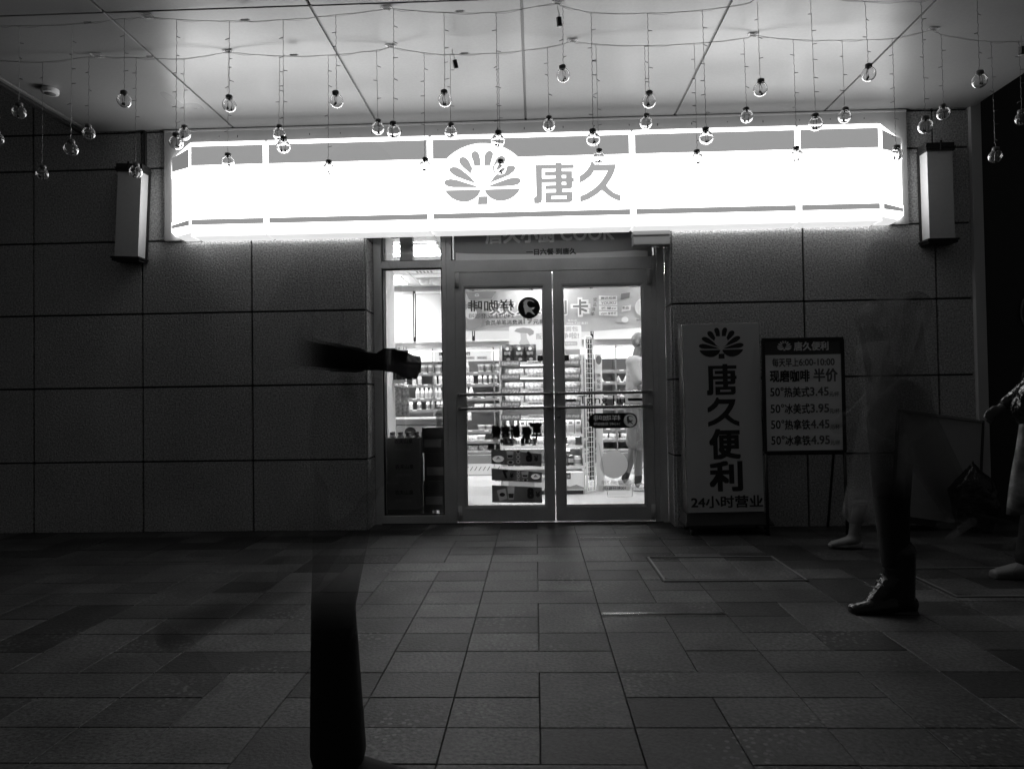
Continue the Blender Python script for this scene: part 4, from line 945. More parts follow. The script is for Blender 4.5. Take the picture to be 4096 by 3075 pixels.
for z in (1.425, 1.280, 1.130, .985, .845):
    for x in (-.37, .275):
        s = MB(); s.box(x, x + .215, 1.8965, 1.8995, z - .040, z + .022, M['mid']); s.text('任选2件9.3件85折', x + .014, x + .200, z - .026, z + .010, 1.8955, M['white'], .01)
        at_world(s, G).build('price_sign', G)
    s = MB(); s.box(-.08, .16, 1.8975, 1.8990, z - .020, z + .018, M['white']); s.text('任选面包+3元', -.07, .15, z - .010, z + .010, 1.8965, M['mid'], .01); at_world(s, G).build('price_sign', G)
hb = MB(); hb.poly(rounded(-.284, .537, 1.585, 1.860, .02, 3), 2.28, .006, M['whitem'])
hb.fill(*loops_mesh([[(-.225, 1.80), (-.20, 1.83), (-.12, 1.842), (-.04, 1.83), (.0, 1.80), (-.005, 1.765), (-.05, 1.745), (-.075, 1.775), (-.16, 1.78)]]), 2.2785, .001, M['grey3'])
hb.fill(*loops_mesh([[(-.155, 1.779), (-.085, 1.774), (-.082, 1.72), (-.05, 1.66), (-.09, 1.625), (-.15, 1.63), (-.172, 1.665), (-.15, 1.71)]]), 2.2785, .001, M['pale'])
hb.text('3种口味面包', .10, .50, 1.790, 1.845, 2.2785, M['pale'], .03); hb.text('配料干净啦!', .02, .51, 1.705, 1.775, 2.2785, M['pale'], .03); hb.poly(rounded(.11, .27, 1.625, 1.675, .01, 2), 2.2785, .001, M['pale']); hb.poly(rounded(.30, .49, 1.625, 1.675, .01, 2), 2.2785, .001, M['pale'])
hb.text('配料表', .13, .25, 1.638, 1.662, 2.2775, M['white'], 0); hb.text('吃得更安心', .32, .47, 1.638, 1.662, 2.2775, M['white'], 0)
at_world(hb, G).build('header_board', G)
shelfn = {1.425: 'top', 1.280: 'second', 1.130: 'third', .985: 'fourth', .845: 'fifth', .645: 'sixth', .520: 'seventh', .300: 'eighth'}
for z in (1.280, 1.130, .985):
    row('bread', 'bread_bag', 'bread', [-.22, .0, .20, .40], 2.02, z, 'clear wrapped bread on the %s shelf of the bread unit' % shelfn[z], 'bread on the %s shelf' % shelfn[z])
DF = [bag(.125, .20, .075, M['dark_film'], 40 + i) for i in range(3)]
for i, x in enumerate((-.290, -.170, -.045)):
    mb = DF[i]; mb.disc(-.0, .155, .018, -.040, .001, M['white'], seg=16); mb.text('咖啡', -.035, .035, .085, .125, -.044, M['pale'], .02); mb.disc(.01, .040, .022, -.044, .001, M['grey3'], .016, seg=14)
    o = mb.build('coffee_bag'); o.location = (x, 2.0, 1.425); o.rotation_euler.z = [-.1, .15, -.05][i]
    tag(o, 'black coffee bag with round badge on the top shelf, ' + ['leftmost', 'middle one', 'rightmost'][i] + ' of three', 'coffee bag', 'black coffee bags')
row('bread', 'bread_bag', 'bread', [.10, .33, .45], 2.02, 1.425, 'clear crinkled bag on the top shelf right of the black bags', 'bags on the top shelf')
row('milk', 'milk_bottle', 'bottle', [-.30, -.22], 1.99, .645, 'white bottle at the left of the sixth shelf of the bread unit', 'bottles on the bread unit')
row('carton', 'carton', 'carton', [-.13, -.055, .02, .095, .31, .385, .455], 1.99, .645, 'milk carton on the sixth shelf of the bread unit', 'cartons on the sixth shelf')
row('milk_tall', 'milk_bottle', 'bottle', [.24], 1.99, .645, 'white bottle between the cartons on the bread unit', None)
row('jar', 'jar', 'jar', [-.2, -.08, .04, .28, .39], 1.99, .520, 'round white jar on the seventh shelf of the bread unit', 'jars on the seventh shelf')
row('can', 'drink_can', 'can', [-.28, -.20, -.12, .24, .31, .38], 1.98, .300, 'dark can on the eighth shelf of the bread unit', 'cans on the lowest shelf')
row('can', 'drink_can', 'can', [.27, .345], 1.985, .420, 'dark can stacked on other cans at the right of the bread unit', 'stacked cans')
row('jar', 'jar', 'jar', [.455], 1.985, .300, 'white jar beside the cans on the bread unit', None)
c = MB(); c.box(.20, .515, 1.90, 2.2, .046, .235, M['milk']); c.box(.28, .37, 1.8975, 1.8995, .165, .232, M['dark']); c.text('特仑苏', .29, .36, .18, .21, 1.8965, M['white'], .01); c.poly([(.205, .07), (.29, .10), (.36, .085), (.43, .105), (.51, .075), (.51, .055), (.205, .055)], 1.8985, .001, M['grey3'])
tag(c.build('milk_case'), 'white printed case of milk at the foot of the bread shelf', 'milk case')
c = MB(); c.box(-.36, .10, 1.90, 2.2, .046, .19, M['pale']); c.box(-.30, -.02, 1.8975, 1.8995, .07, .15, M['grey3'])
tag(c.build('drink_case'), 'pale case at the foot of the bread shelf behind the breakfast sticker', 'drink case')

# wire rack and upright board
t = thing('wire_rack', 'narrow white wire grid rack with dark packets at the right end of bread shelf', 'wire rack', (.575, 1.95, 0))
g = MB(); W0, W1_ = Vector((-.030, -.05, 0)), Vector((.058, .03, 0))
def rp(u, z): p = W0.lerp(W1_, u); return (p.x, p.y, z)
g.tube([rp(0, .02), rp(0, 1.66), rp(.15, 1.70), rp(.85, 1.70), rp(1, 1.66), rp(1, .02)], .008, M['white'], seg=8); g.tube([rp(0, .03), rp(1, .03)], .008, M['white'], seg=8)
g.build('frame', t)
g = MB()
for i in range(31): g.tube([rp(0.02, .08 + i * .053), rp(.98, .08 + i * .053)], .0028, M['white'], seg=5)
for u in (.33, .66): g.tube([rp(u, .04), rp(u, 1.69)], .0028, M['white'], seg=5)
g.build('grid', t)
hp = bag(.10, .17, .03, M['dark_film'], 77).mesh('hanging_packet')
for i in range(9):
    o = good('hanging_packet', hp, .610 + .004 * (i % 2), 2.03, .14 + i * .172, 'dark packet hanging in the white wire rack', 'packet', 'dark packets on the wire rack', .7)
c = MB(); c.box(.668, .745, 2.10, 2.112, .0, 1.52, M['whitem'])
for i, ch in enumerate('净化车间'): c.text(ch, .685, .728, 1.255 - i * .062, 1.300 - i * .062, 2.0985, M['mid'], .01)
c.disc(.71, 1.45, .03, 2.0985, .001, M['mid'], .05)
tag(c.build('upright_board'), 'narrow white upright board with vertical writing behind the wire rack', 'board')

# banner across the shop
t = thing('hanging_banner', 'wide grey prize banner hung across the shop above the bread shelf', 'banner', (.3, 3.0, 2.36))
b = MB(); n = 24; V = []
for i in range(n + 1):
    u = i / n; x = -.86 + 2.52 * u; yy = 3.0 + .02 * math.sin(u * 9) + .01 * math.sin(u * 23)
    V += [(x, yy, 2.385 + .015 * u - .012 * math.sin(u * 3.1)), (x, yy + .015 * math.sin(u * 14), 1.885 - .055 * math.sin(u * 3.1) ** 2 * (.3 + u) + .02 * u)]
b.add(V + [(x, y + .002, z) for x, y, z in V], [(2 * i + 1, 2 * i + 3, 2 * i + 2, 2 * i) for i in range(n)] + [(2 * i + 50, 2 * i + 52, 2 * i + 53, 2 * i + 51) for i in range(n)], M['banner'], True)
at_world(b, t).build('vinyl', t)
p = MB(); y = 2.955
p.poly([(-.845, 2.365), (-.46, 2.365), (-.52, 2.275), (-.80, 2.275)], y, .001, M['mid']); emblem(p, -.70, 2.318, .10, y - .002, .001, M['pale'])
p.disc(-.845 + .07, 2.06, .15, y, .001, M['mid'], .17); p.disc(-.78, 2.10, .075, y - .0015, .001, M['pale'], .075)
p.text('会员单笔消费满', -.60, -.14, 1.950, 2.010, y, M['dark'], .02); p.text('19', -.13, -.02, 1.955, 2.050, y, M['mid'], .04); p.text('元即可参与', -.01, .37, 1.950, 2.008, y, M['dark'], .02)
p.text('欢乐刮', -.56, .42, 2.05, 2.25, y + .001, M['white'], .055); p.text('欢乐刮', -.55, .41, 2.06, 2.24, y - .001, M['mid'], .01)
p.text('卡', .456, .700, 2.030, 2.270, y, M['white'], .09); p.text('卡', .485, .670, 2.055, 2.245, y - .002, M['mid'], .03)
p.text('每日1次', .42, .53, 1.975, 2.0, y, M['white'], .01); p.text('2026.7.21-8.31', .40, .66, 1.940, 1.965, y, M['white'], .01)
for i, ch in enumerate('奖品清单'): p.text(ch, .735 - .012 * i + .012 * (i == 1), .785 - .012 * i, 2.215 - .058 * i, 2.262 - .058 * i, y, M['dark'], .0)
for i, (tx, z) in enumerate((('腾讯视频', 2.235), ('YOUKU', 2.175), ('芒果tv', 2.110), ('iQIYI 爱奇艺', 2.045))):
    p.poly([(.805, z), (1.03, z - .012), (1.03, z + .042), (.805, z + .052)], y, .001, M['white']); p.text(tx, .830, 1.015, z + .003, z + .036, y - .0015, M['dark' if i != 1 else 'mid'], .01)
for a, z, r_ in ((1.13, 2.275, 20), (1.14, 2.12, 5)):
    p.poly([(a - .06, z - .04), (a + .05, z - .02), (a + .06, z + .045), (a - .05, z + .03)], y, .001, M['mid' if z > 2.2 else 'white'])
p.text('新品', 1.09, 1.17, 2.115, 2.150, y - .002, M['mid'], .02)
p.disc(1.06, 1.985, .042, y, .001, M['pale'], .036); p.disc(1.12, 1.985, .042, y - .001, .001, M['white'], .036)
p.disc(1.36, 2.135, .115, y, .001, M['white']); p.text('微信扫码参与抽奖', 1.26, 1.50, 1.965, 1.992, y, M['dark'], .0)
at_world(p, t).build('print', t)
for x in (-.7, .3, 1.2): at_world(MB().tube([(x, 3.0, 2.39), (x, 3.0, 2.655)], .003, M['wire'], seg=5), t).build('cord', t)

# things behind the left window
t = thing('chest_freezer', 'low chest freezer with printed front behind the left window', 'freezer', (-1.05, 1.30, 0))
at_world(MB().box(-1.62, -.80, 1.05, 1.62, .02, .80, M['fridge_white']), t).build('body', t, bevel=.02)
at_world(MB().box(-1.63, -.79, 1.04, 1.63, .8005, .862, M['panel_metal']), t).build('lid_rim', t, bevel=.012)
p = MB(); p.disc(-1.20, .735, .055, 1.047, .001, M['dark'], .045); p.text('提神的每一口', -1.10, -.84, .675, .735, 1.047, M['mid'], .02); at_world(p, t).build('print', t)
def water_pack(x, y, z, label, top=.170):
    t = thing('water_pack', label, 'water pack', (x, y, z), 'shrink wrapped water packs')
    for i in range(4):
        for j in range(2):
            MB().lathe([(.001, 0), (.031, .003), (.032, .05), (.030, .08), (.032, .11), (.031, .155), (.014, .195), (.0135, .200), (.016, .201), (.016, .218), (.001, .2185)], None, (-.105 + .07 * i, -.035 + .07 * j, 0), 12, ms=[M['water']] * 7 + [M['dark']] * 3).build('bottle', t)
    b = MB(); b.add([(-.145, -.072, .0), (.145, -.072, .0), (.145, -.072, top), (-.145, -.072, top), (-.145, .072, .0), (.145, .072, .0), (.145, .072, top), (-.145, .072, top)], [(0, 1, 2, 3), (1, 5, 6, 2), (4, 0, 3, 7)], M['grey3'])
    b.box(-.144, .144, -.0732, -.0721, .118, .169, M['grey3']); b.text('农夫山泉', -.075, .085, .122, .163, -.0740, M['dark'], .02); b.text('饮用天然水', -.07, .07, .06, .085, -.0735, M['pale'], 0)
    b.build('wrap', t)
water_pack(-1.145, .47, .545, 'topmost water bottle pack stacked behind the left window glass'); water_pack(-1.14, .47, .325, 'second water bottle pack down in the stack behind left window', .2195); water_pack(-1.145, .47, .104, 'lowest water bottle pack in the stack behind left window', .2195)  # lower wraps run full height, standing in for shade low in the window
c = MB(); c.box(-1.285, -1.0, .39, .57, .0, .103, M['mid']); tag(c.build('crate'), 'low dark crate under the stack of water packs', 'crate')
for i, (z0, z1, dx) in enumerate(((0.09, .34, 0), (.341, .58, .012), (.581, .80, -.006))):
    c = MB(); c.box(-.975 + dx, -.79 + dx, .40, .70, z0, z1, M['dark']); c.box(-.955 + dx, -.81 + dx, .3985, .3998, z0 + .05, z0 + .12, M['mid'])
    tag(c.build('carton_box', bevel=.004), ['bottom dark carton of the stack behind the left window', 'middle dark carton of the stack behind the left window', 'top dark carton of the stack behind the left window'][i], 'carton', 'dark cartons in a stack')
c = MB(); c.box(-.975, -.90, .42, .68, 0.0, .089, M['dark']); c.box(-.84, -.79, .42, .68, .0, .089, M['dark']); c.build('pallet_block'); 
tag(COL.objects['pallet_block'], 'dark pallet blocks under the carton stack', 'pallet')
o = good('drink_bottle', MB().lathe([(.001, 0), (.042, 0), (.043, .02), (.043, .06), (.040, .068), (.043, .075), (.043, .12), (.033, .15), (.026, .156), (.033, .157), (.033, .185), (.001, .185)], None, seg=18, ms=[M['water']] * 8 + [M['white']] * 3).mesh('drink_bottle'), -.83, .50, .801, 'wide clear bottle standing on the carton stack behind left window', 'bottle', None)
# pouches and clips on the column
for z, n, lb in ((1.400, 5, 'upper'), (1.205, 4, 'lower')):
    sh = thing('clip_shelf', 'small pale shelf clipped to the white column, the %s one' % lb, 'clip shelf', (-1.235, .80, z))
    s = MB(); s.box(-.064, .045, -.07, .06, -.012, 0, M['white']); s.box(-.064, .045, -.072, -.0705, -.012, .022, M['white']); s.build('tray', sh)
    for k in range(n):
        a = (-.050 + .022 * k)
        pm = bag(.036, .10, .026, M['dark_film'], 60 + k); pm.lathe([(.006, .098), (.006, .112), (.009, .113), (.009, .130), (.0005, .131)], M['white'], (0, 0, 0), 10)
        o = pm.build('drink_pouch'); o.location = (-1.235 + a, .775 + .03 * (k % 2), z + .001); o.rotation_euler = (0, .10 * (k - 2) if n == 5 else .14 * k - .1, .3)
        tag(o, 'dark drink pouch with white cap on the %s clip shelf by the column' % lb, 'pouch', 'drink pouches on the %s shelf' % lb)
hs = bag(.055, .26, .03, M['film'], 91).mesh('snack_strip')
for k, (x, z, rz) in enumerate(((-1.262, .90, .15), (-1.225, .885, -.2), (-1.196, .89, .1))):
    good('snack_strip', hs, x, .80 + .02 * k, z, 'long clear snack pack hanging beside the column', 'snack pack', 'snack packs hanging by the column', rz)
tag(MB().tube([(-1.30, .80, 1.165), (-1.17, .80, 1.165)], .005, M['steel'], seg=8).build('hook_rail'), 'thin metal hook rail on the column above the snack packs', 'rail')
c = MB(); c.box(-1.360, -1.315, .485, .4985, 1.20, 1.36, M['whitem']); c.box(-1.352, -1.323, .483, .4848, 1.30, 1.35, M['grey3'])
tag(c.build('notice'), 'small printed notice taped to the white column', 'notice')
# ---------------------------------------------------------------- people
TMP = bpy.data.scenes.new('workbench')      # scratch scene for fusing bodies, removed at the end
def fused(name, shapes, m, parent, voxel=.011, smooth=6, presence=None):
    """tapered limbs and rounded masses, fused into one continuous skin"""
    bm = bmesh.new()
    def ball(c, r, rot=None):
        mt = Matrix.Translation(c) @ (rot or Matrix.Identity(4)) @ Matrix.Diagonal((r[0], r[1], r[2], 1))
        bmesh.ops.create_icosphere(bm, subdivisions=2, radius=1, matrix=mt)
    for s in shapes:
        if s[0] == 'ell': ball(Vector(s[1]), s[2], s[3] if len(s) > 3 else None)
        else:
            a, ra, b, rb = Vector(s[1]), s[2], Vector(s[3]), s[4]; L_ = (b - a).length
            fl = s[5] if len(s) > 5 else (1, 1)
            q = (b - a).to_track_quat('Z', 'Y').to_matrix().to_4x4()
            n = max(2, int(L_ / (min(ra, rb) * .45)) + 1)
            for i in range(n + 1):
                u = i / n; r = ra + (rb - ra) * u
                ball(a.lerp(b, u), (r * fl[0], r * fl[1], r))
    me = bpy.data.meshes.new(name); bm.to_mesh(me); bm.free()
    o = bpy.data.objects.new(name, me); TMP.collection.objects.link(o)
    r = o.modifiers.new('fuse', 'REMESH'); r.mode = 'VOXEL'; r.voxel_size = voxel
    k = o.modifiers.new('smooth', 'SMOOTH'); k.factor = .5; k.iterations = smooth
    with bpy.context.temp_override(scene=TMP, view_layer=TMP.view_layers[0]): dg = bpy.context.evaluated_depsgraph_get()
    nm = bpy.data.meshes.new_from_object(o.evaluated_get(dg)); nm.name = name
    o.modifiers.clear(); TMP.collection.objects.unlink(o); COL.objects.link(o); o.data = nm; bpy.data.meshes.remove(me)
    nm.materials.clear(); nm.materials.append(m)
    for p in nm.polygons: p.use_smooth = True; p.material_index = 0
    o.parent = parent
    if presence:
        a = nm.attributes.new('presence', 'FLOAT', 'POINT'); a.data.foreach_set('value', [max(0., min(1., presence(v.co))) for v in nm.vertices])
    return o
def fwd(a): return Vector((math.sin(R(a)), 0, -math.cos(R(a))))
class Pose:
    """joints of a standing or walking figure, in metres, facing +x; angles in degrees, positive = forward"""
    def __init__(s, H, thigh, knee, arm, elbow, lean=4, foot=(0, 0), head=0, spread=.0):
        k = H / 1.72; s.k = k
        s.hip = Vector((0, 0, .90 * k)); s.waist = s.hip + Vector((math.sin(R(lean)), 0, math.cos(R(lean)))) * .20 * k
        s.neck = s.hip + Vector((math.sin(R(lean)), 0, math.cos(R(lean)))) * .555 * k
        s.head = s.neck + Vector((.030 + .1 * math.sin(R(head)), 0, .150)) * k; s.hd = head
        s.leg = []; s.arm = []; s.foot = foot
        for i, sd in enumerate((-1, 1)):
            h = s.hip + Vector((0, sd * (.085 + spread) * k, -.02 * k)); kn = h + fwd(thigh[i]) * .42 * k; an = kn + fwd(thigh[i] - knee[i]) * .40 * k
            s.leg.append((h, kn, an))
            sh = s.neck + Vector((-.01, sd * .185, -.07)) * k; el = sh + fwd(arm[i]) * .29 * k + Vector((0, sd * .03, 0)); wr = el + fwd(arm[i] + elbow[i]) * .25 * k
            s.arm.append((sh, el, wr))
def body_shapes(p):
    k = p.k; S_ = []
    hd = p.head
    S_ += [('ell', hd + Vector((-.005, 0, .035)) * k, (.097 * k, .077 * k, .092 * k)), ('ell', hd + Vector((.028, 0, -.045)) * k, (.062 * k, .056 * k, .068 * k)), ('ell', hd + Vector((.055, 0, -.088)) * k, (.030 * k, .028 * k, .022 * k)),
           ('cap', hd + Vector((.088, 0, .015)) * k, .009 * k, hd + Vector((.108, 0, -.022)) * k, .014 * k), ('ell', hd + Vector((.083, 0, -.058)) * k, (.013 * k, .026 * k, .010 * k)), ('ell', hd + Vector((.078, 0, .028)) * k, (.016 * k, .052 * k, .010 * k))]
    for sd in (-1, 1):
        S_ += [('ell', hd + Vector((-.008, sd * .078, -.008)) * k, (.020 * k, .009 * k, .032 * k)), ('ell', hd + Vector((.082, sd * .032, .008)) * k, (.010 * k, .014 * k, .009 * k))]
    S_ += [('cap', p.neck + Vector((-.005, 0, -.02)) * k, .062 * k, hd + Vector((-.012, 0, -.05)) * k, .054 * k)]
    S_ += [('cap', p.neck + Vector((0, 0, -.12)) * k, .105 * k, p.waist, .100 * k, (1.0, 1.30)), ('cap', p.waist, .098 * k, p.hip, .108 * k, (1.0, 1.35))]
    for i in (0, 1):
        sh, el, wr = p.arm[i]; h, kn, an = p.leg[i]
        S_ += [('cap', p.neck + Vector((0, 0, -.05)) * k, .055 * k, sh, .058 * k), ('cap', sh, .052 * k, el, .038 * k), ('cap', el, .040 * k, wr, .026 * k)]
        S_ += hand_shapes(el, wr, (-1, 1)[i], k)
        S_ += [('cap', h, .088 * k, kn, .056 * k), ('cap', kn + Vector((-.012, 0, -.08)) * k, .057 * k, an, .036 * k), ('cap', kn, .055 * k, kn + Vector((-.012, 0, -.08)) * k, .057 * k)]
        S_ += [('ell', an + Vector((-.02, 0, -.035)) * k, (.040 * k, .034 * k, .040 * k)), ('cap', an + Vector((.0, 0, -.03)) * k, .036 * k, an + Vector((.15, 0, -.062)) * k, .024 * k, (1, 1.5))]
    return S_
def hand_shapes(el, wr, sd, k):
    d = (wr - el).normalized(); up = Vector((0, 1, 0)) * sd; n_ = d.cross(Vector((0, 1, 0))).normalized()
    pm = wr + d * .045 * k; S_ = [('cap', wr, .024 * k, wr + d * .08 * k, .022 * k, (1.35, .75))]
    for j, ln in enumerate((.062, .072, .068, .052)):
        b = wr + d * .085 * k + n_ * (.026 - .0175 * j) * k; m_ = b + (d * .6 - up * .22) * ln * .6 * k; e = m_ + (d * .42 - up * .55) * ln * .55 * k
        S_ += [('cap', b, .0092 * k, m_, .0088 * k), ('cap', m_, .0088 * k, e, .0075 * k)]
    b = wr + d * .03 * k + n_ * .028 * k; S_ += [('cap', b, .012 * k, b + (d * .9 + n_ * .12) * .036 * k, .0105 * k), ('cap', b + (d * .9 + n_ * .12) * .036 * k, .0105 * k, b + (d * .9 + n_ * .12) * .036 * k + (d - up * .3) * .026 * k, .009 * k)]
    return S_
def shirt_shapes(p, sleeve=.62, g=.016, hem=.02):
    k = p.k; q = [('cap', p.neck + Vector((0, 0, -.115)) * k, (.105 + g) * k, p.waist, (.104 + g) * k, (1.0, 1.29)), ('cap', p.waist, (.104 + g) * k, p.hip + Vector((0, 0, hem)), (.112 + g) * k, (1.0, 1.32))]
    for i in (0, 1):
        sh, el, wr = p.arm[i]
        q += [('cap', p.neck + Vector((0, 0, -.055)) * k, (.050 + g) * k, sh, (.058 + g) * k)]
        if sleeve <= 1: q += [('cap', sh, (.055 + g) * k, sh.lerp(el, sleeve), (.050 + g) * k)]
        else: q += [('cap', sh, (.055 + g) * k, el, (.040 + g) * k), ('cap', el, (.036 + g * .5) * k, el.lerp(wr, sleeve - 1), (.027 + g * .4) * k)]
    return q
def trouser_shapes(p, to=2.0, g=.016):
    k = p.k; q = [('cap', p.hip + Vector((0, 0, .06)), (.104 + g) * k, p.hip + Vector((0, 0, -.02)), (.112 + g) * k, (1.0, 1.32))]
    for i in (0, 1):
        h, kn, an = p.leg[i]
        if to <= 1: q += [('cap', h, (.090 + g) * k, h.lerp(kn, to), (.068 + g) * k)]
        else: q += [('cap', h, (.090 + g) * k, kn, (.060 + g) * k), ('cap', kn, (.060 + g) * k, kn.lerp(an, to - 1), (.046 + g) * k)]
    return q
def shoe(name, an, m, parent, k=1.0, pitch=0, boot=False, presence=None, flat=False):
    rot = Matrix.Translation(an) @ Matrix.Rotation(R(pitch), 4, 'Y')
    T_ = lambda x, y, z: rot @ Vector((x * k, y * k, z * k))
    if flat: S_ = [('cap', T_(-.045, 0, -.062), .030 * k, T_(.06, 0, -.070), .024 * k, (1, 1.2)), ('cap', T_(.06, 0, -.072), .022 * k, T_(.155, 0, -.076), .015 * k, (1, 1.9))]
    else:
        S_ = [('cap', T_(-.045, 0, -.045), .042 * k, T_(.04, 0, -.048), .042 * k), ('cap', T_(.04, 0, -.044), .040 * k, T_(.175, 0, -.066), .027 * k, (1, 1.5)), ('cap', T_(-.055, 0, -.078), .014 * k, T_(.185, 0, -.080), .013 * k, (1, 3.0))]
        if boot: S_ += [('cap', T_(.015, 0, .06), .044 * k, T_(.100, 0, -.046), .034 * k, (1, 1.2)), ('cap', T_(-.02, 0, -.02), .052 * k, T_(-.012, 0, .17), .066 * k), ('cap', T_(.02, 0, -.02), .046 * k, T_(.005, 0, .10), .052 * k), ('cap', T_(-.062, 0, -.084), .020 * k, T_(-.02, 0, -.086), .018 * k, (1, 2.2))]
    o = fused(name, S_, m, parent, .006, 4, presence)
    if boot:
        for j in range(4):
            z = -.004 + j * .026; x = .085 - j * .015
            q = MB(); q.tube([T_(x + .012, -.030, z - .012), T_(x + .022, -.008, z + .002), T_(x + .022, .008, z + .002), T_(x + .012, .030, z - .012)], .0034 * k, M['mid'], seg=6); q.build('lace', o)
        q = MB(); q.tube([T_(.02 + .03 * math.sin(a), -.02 - .015 * math.cos(a), .055 + .03 * math.cos(a)) for a in [i * .5 for i in range(12)]], .003 * k, M['mid'], seg=6); q.build('lace', o)
    return o
def hair(p, parent, m, presence=None, short=True):
    k = p.k; hd = p.head
    S_ = [('ell', hd + Vector((-.016, 0, .050)) * k, (.098 * k, .083 * k, .088 * k)), ('ell', hd + Vector((-.055, 0, .0)) * k, (.055 * k, .074 * k, .075 * k))]
    if not short: S_ += [('cap', hd + Vector((-.07, 0, -.02)) * k, .055 * k, hd + Vector((-.09, 0, -.20)) * k, .040 * k)]
    return fused('hair', S_, m, parent, .009, 4, presence)
def person(label, loc, rz, pose): 
    t = thing('person', label, 'person', loc); t.rotation_euler.z = R(rz); return t
def ground(p): return -min(an.z for _, _, an in p.leg) + .092 * p.k

# the shopper inside the right door: cropped hair, pale T-shirt, shorts, trainers, seen from behind
p = Pose(1.72, (6, -9), (8, 6), (18, 8), (86, 40), lean=2, spread=.02)
t = person('man in pale T-shirt and knee length shorts standing inside the right door', (1.135, 2.22, ground(p)), -22, p)
fused('body', body_shapes(p), M['skin'], t, .0085, 5)
fused('shirt', shirt_shapes(p, .72, .022, -.02), M['shirt'], t, .010, 5)
fused('shorts', trouser_shapes(p, .92, .030), M['shorts'], t, .010, 5)
for i in (0, 1):
    h, kn, an = p.leg[i]; shoe('shoe', an, M['trainer'], t, 1.0, 0)
    fused('sock', [('cap', an + Vector((-.006, 0, -.0)), .042, an.lerp(kn, .16), .044)], M['sock'], t, .007, 3)
ph = MB(); el, wr = p.arm[0][1:]; d = (wr - el).normalized(); ph.box(-.006, .006, -.036, .036, -.07, .07, M['black'], xf=Matrix.Translation(wr + d * .12 + Vector((.01, .03, .02))) @ Matrix.Rotation(R(-25), 4, 'Y'))
o = ph.build('phone'); o.matrix_world = Matrix.Translation(t.location) @ Matrix.Rotation(t.rotation_euler.z, 4, 'Z'); tag(o, 'dark phone held by the man inside the right door', 'phone')

sm = lambda a, b, x: max(0., min(1., (x - a) / (b - a))) ** 2 * (3 - 2 * max(0., min(1., (x - a) / (b - a))))
# walker close to the camera, facing right: only the planted leg and the raised forearm stayed put during the exposure
p = Pose(1.74, (-7, -30), (-10, 34), (-32, -12), (114, 20), lean=0)
t = person('blurred see-through walker in dark clothes passing left of the doors, only leg and forearm solid', (-.500, -3.55, ground(p)), 0, p)
gz = t.location.z
a0 = p.arm[0]
def legp(v):
    z = v.z + gz; front = 1 - sm(-.02, .05, v.y)
    return .98 * front * (1 - sm(.36, .68, z)) + .03 * (1 - front) + .075 * sm(.3, .7, z) * front
def uppp(v):
    fore = (1 - sm(-.215, -.185, v.y)) * sm(a0[1].x + .06, a0[1].x + .22, v.x)
    return .085 + .84 * fore * (1 - sm(.045, .085, abs(v.z - (a0[1].z + a0[2].z) / 2))) - .05 * sm(.40, .55, v.z)
fused('body', body_shapes(p), M['ghost_dark'], t, .010, 5, lambda v: .005 + (.88 * (1 - sm(-.16, -.12, v.y)) * (1 - sm(.07, .11, abs(v.z - a0[2].z))) * sm(a0[1].x + .05, a0[1].x + .18, v.x)))  # bare hand in near black: its silhouette is put into the colour
fused('jacket', shirt_shapes(p, 1.88, .022, -.05), M['ghost_dark'], t, .012, 6, uppp)
fl = trouser_shapes(p, 1.98, .024); h0, k0, an0 = p.leg[0]
fl[1:3] = [('cap', h0, .098, k0, .062), ('cap', k0, .062, an0 + Vector((-.012, 0, .02)), .078)]
fused('trousers', fl, M['ghost_dark'], t, .012, 6, legp)
hair(p, t, M['ghost_hair'], lambda v: .008)
for i in (0, 1): shoe('shoe', p.leg[i][2], M['ghost_dark'], t, 1.05, (0, 35)[i], False, (lambda v: 1.0) if i == 0 else (lambda v: .05))

# walker in black lace-up boots, heading left
p = Pose(1.72, (1, -28), (3, 40), (-10, 20), (15, 25), lean=4)
t = person('blurred see-through walker heading left with one solid black lace up boot', (1.705, -2.22, ground(p)), 180, p); gz = t.location.z
lead = lambda v: 1 - sm(-.03, .04, v.y)
fused('body', body_shapes(p), M['ghost_skin'], t, .010, 5, lambda v: .05)
fused('shirt', shirt_shapes(p, 1.2, .024, .02), M['ghost_dark'], t, .012, 6, lambda v: .15)
fused('trousers', trouser_shapes(p, 1.62, .020), M['ghost_dark'], t, .012, 6, lambda v: (.97 * (1 - sm(.38, .72, v.z + gz)) + .32) * lead(v) + .10 * (1 - lead(v)) + .08)
hair(p, t, M['ghost_hair'], lambda v: .05)
shoe('boot', p.leg[0][2], M['leather'], t, 1.14, 0, True); shoe('shoe', p.leg[1][2], M['ghost_dark'], t, 1.05, 40, False, lambda v: .12)

# woman in a pale skirt and flat shoes, further back
p = Pose(1.62, (16, -24), (6, 26), (-12, 22), (12, 28), lean=4)
t = person('blurred see-through woman in pale skirt and light flat shoe, by the poster stand', (2.30, -.86, ground(p)), 180, p); gz = t.location.z; k = p.k
fused('body', body_shapes(p), M['ghost_skin'], t, .010, 5, lambda v: .95 * (1 - sm(.26, .34, v.z + gz)) * (1 - sm(-.02, .04, v.y)) + .07)
fused('blouse', shirt_shapes(p, .7, .022, .04), M['ghost_light'], t, .012, 6, lambda v: .05)
h0, k0, an0 = p.leg[0]
fused('skirt', [('cap', p.hip + Vector((0, 0, .10)), .11, p.hip + Vector((.0, 0, -.10)), .135, (1.0, 1.2)), ('cap', p.hip + Vector((0, 0, -.10)), .135, Vector((h0.x + .06, 0, .32 - gz)), .145, (1.15, 1.1)), ('cap', h0, .11, an0 + Vector((-.01, .02, .16)), .085, (1, 1.1))], M['ghost_light'], t, .012, 8, lambda v: .08 + .34 * (1 - sm(.25, .6, v.z + gz)))
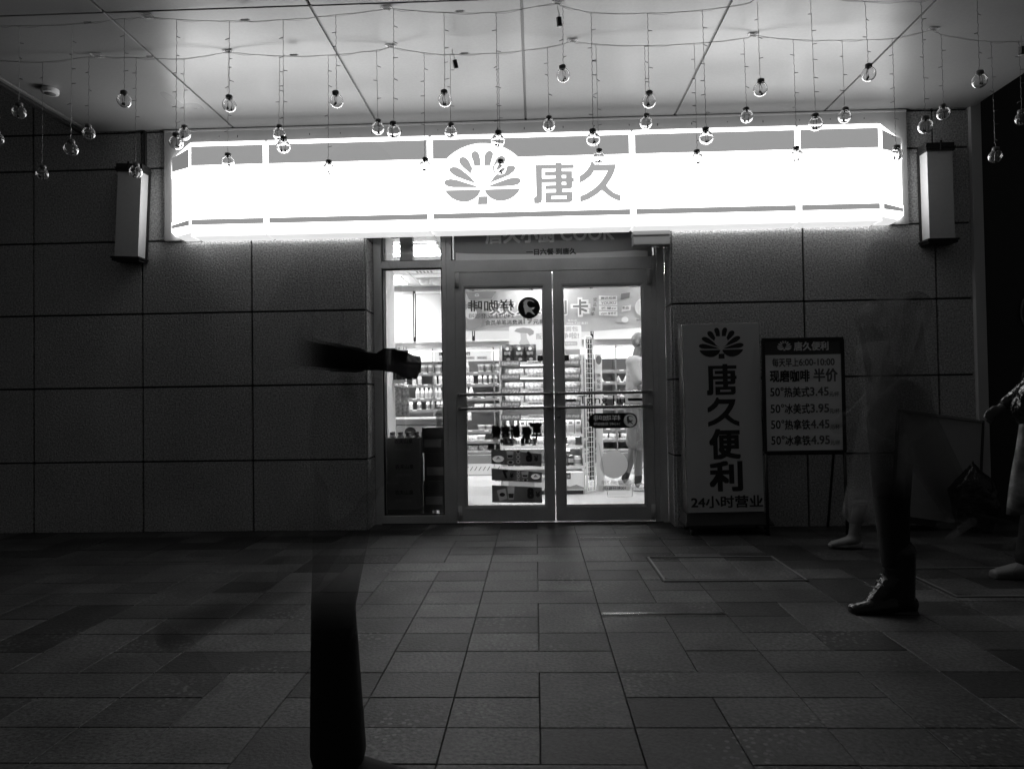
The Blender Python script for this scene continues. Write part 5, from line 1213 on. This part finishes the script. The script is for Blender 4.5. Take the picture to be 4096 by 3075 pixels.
hair(p, t, M['ghost_hair'], lambda v: .03, False)
shoe('shoe', p.leg[0][2], M['flats'], t, .95, -4, False, None, True); shoe('shoe', p.leg[1][2], M['ghost_light'], t, .95, 30, False, lambda v: .10, True)

# walker at the right edge carrying a floral bag
p = Pose(1.70, (14, -20), (2, 30), (14, 8), (38, 20), lean=-3)
t = person('walker in black trousers and shiny black jacket at the right edge', (2.93, -1.62, ground(p)), 180, p); gz = t.location.z
fused('body', body_shapes(p), M['skin'], t, .010, 5)
fused('jacket', shirt_shapes(p, 1.85, .030, -.06), M['sack'], t, .012, 4)
fused('trousers', trouser_shapes(p, 1.96, .026), M['black_matt'], t, .012, 6)
hair(p, t, M['ghost_hair'], lambda v: 1.0)
for i in (0, 1): shoe('shoe', p.leg[i][2], M['mid' if i == 0 else 'black_matt'], t, 1.05, (0, 32)[i])
tb = thing('tote_bag', 'floral cloth tote bag carried by the walker at right edge', 'bag', (2.57, -1.90, .43))
m = MB(); n = 8; V = []
for s_ in (-1, 1):
    for j in range(n + 1):
        for i in range(n + 1):
            u, v = i / n, j / n; V.append(((u - .5) * (.34 - .05 * v) + .05 * v, s_ * (.02 + .045 * math.sin(math.pi * u) * (1 - .6 * v)) + .006 * math.sin(9 * u + 5 * v), .46 * v + .03 * (u - .5)))
K = (n + 1) ** 2; Fq = []
for j in range(n):
    for i in range(n):
        a = j * (n + 1) + i; q = (a, a + 1, a + n + 2, a + n + 1); Fq += [q, tuple(reversed([K + x for x in q]))]
for j in range(n): a = j * (n + 1); Fq += [(a, a + n + 1, K + a + n + 1, K + a), (a + n, K + a + n, K + a + 2 * n + 1, a + 2 * n + 1)]
for i in range(n): Fq += [(i, K + i, K + i + 1, i + 1)]
m.add(V, Fq, M['tote'], True)
for cx_, cz_, r_ in ((-.06, .10, .045), (.05, .16, .035), (-.04, .24, .04), (.08, .30, .035), (.0, .36, .03), (.10, .07, .035), (-.10, .18, .03)):
    for q in range(5): m.disc(cx_ + r_ * .6 * math.cos(q * 1.257), cz_ + r_ * .6 * math.sin(q * 1.257), r_ * .42, -.078 + .02 * (cz_ / .46), .001, M['pale'], seg=12)
m.build('cloth', tb)
o = blob('plastic_bag', .115, .09, .14, M['sack'], None, 9.0, .22, True); o.location = (2.62, -1.82, .86)
tag(o, 'crumpled shiny black plastic bag held by the walker at the right edge', 'plastic bag')
for s_ in (-1, 1): MB().tube([(-.02, s_ * .03, .45), (.0, s_ * .03, .58), (.05, s_ * .02, .64), (.10, s_ * .03, .58), (.12, s_ * .03, .46)], .008, M['tote'], seg=6).build('handle', tb)

bpy.data.scenes.remove(TMP)
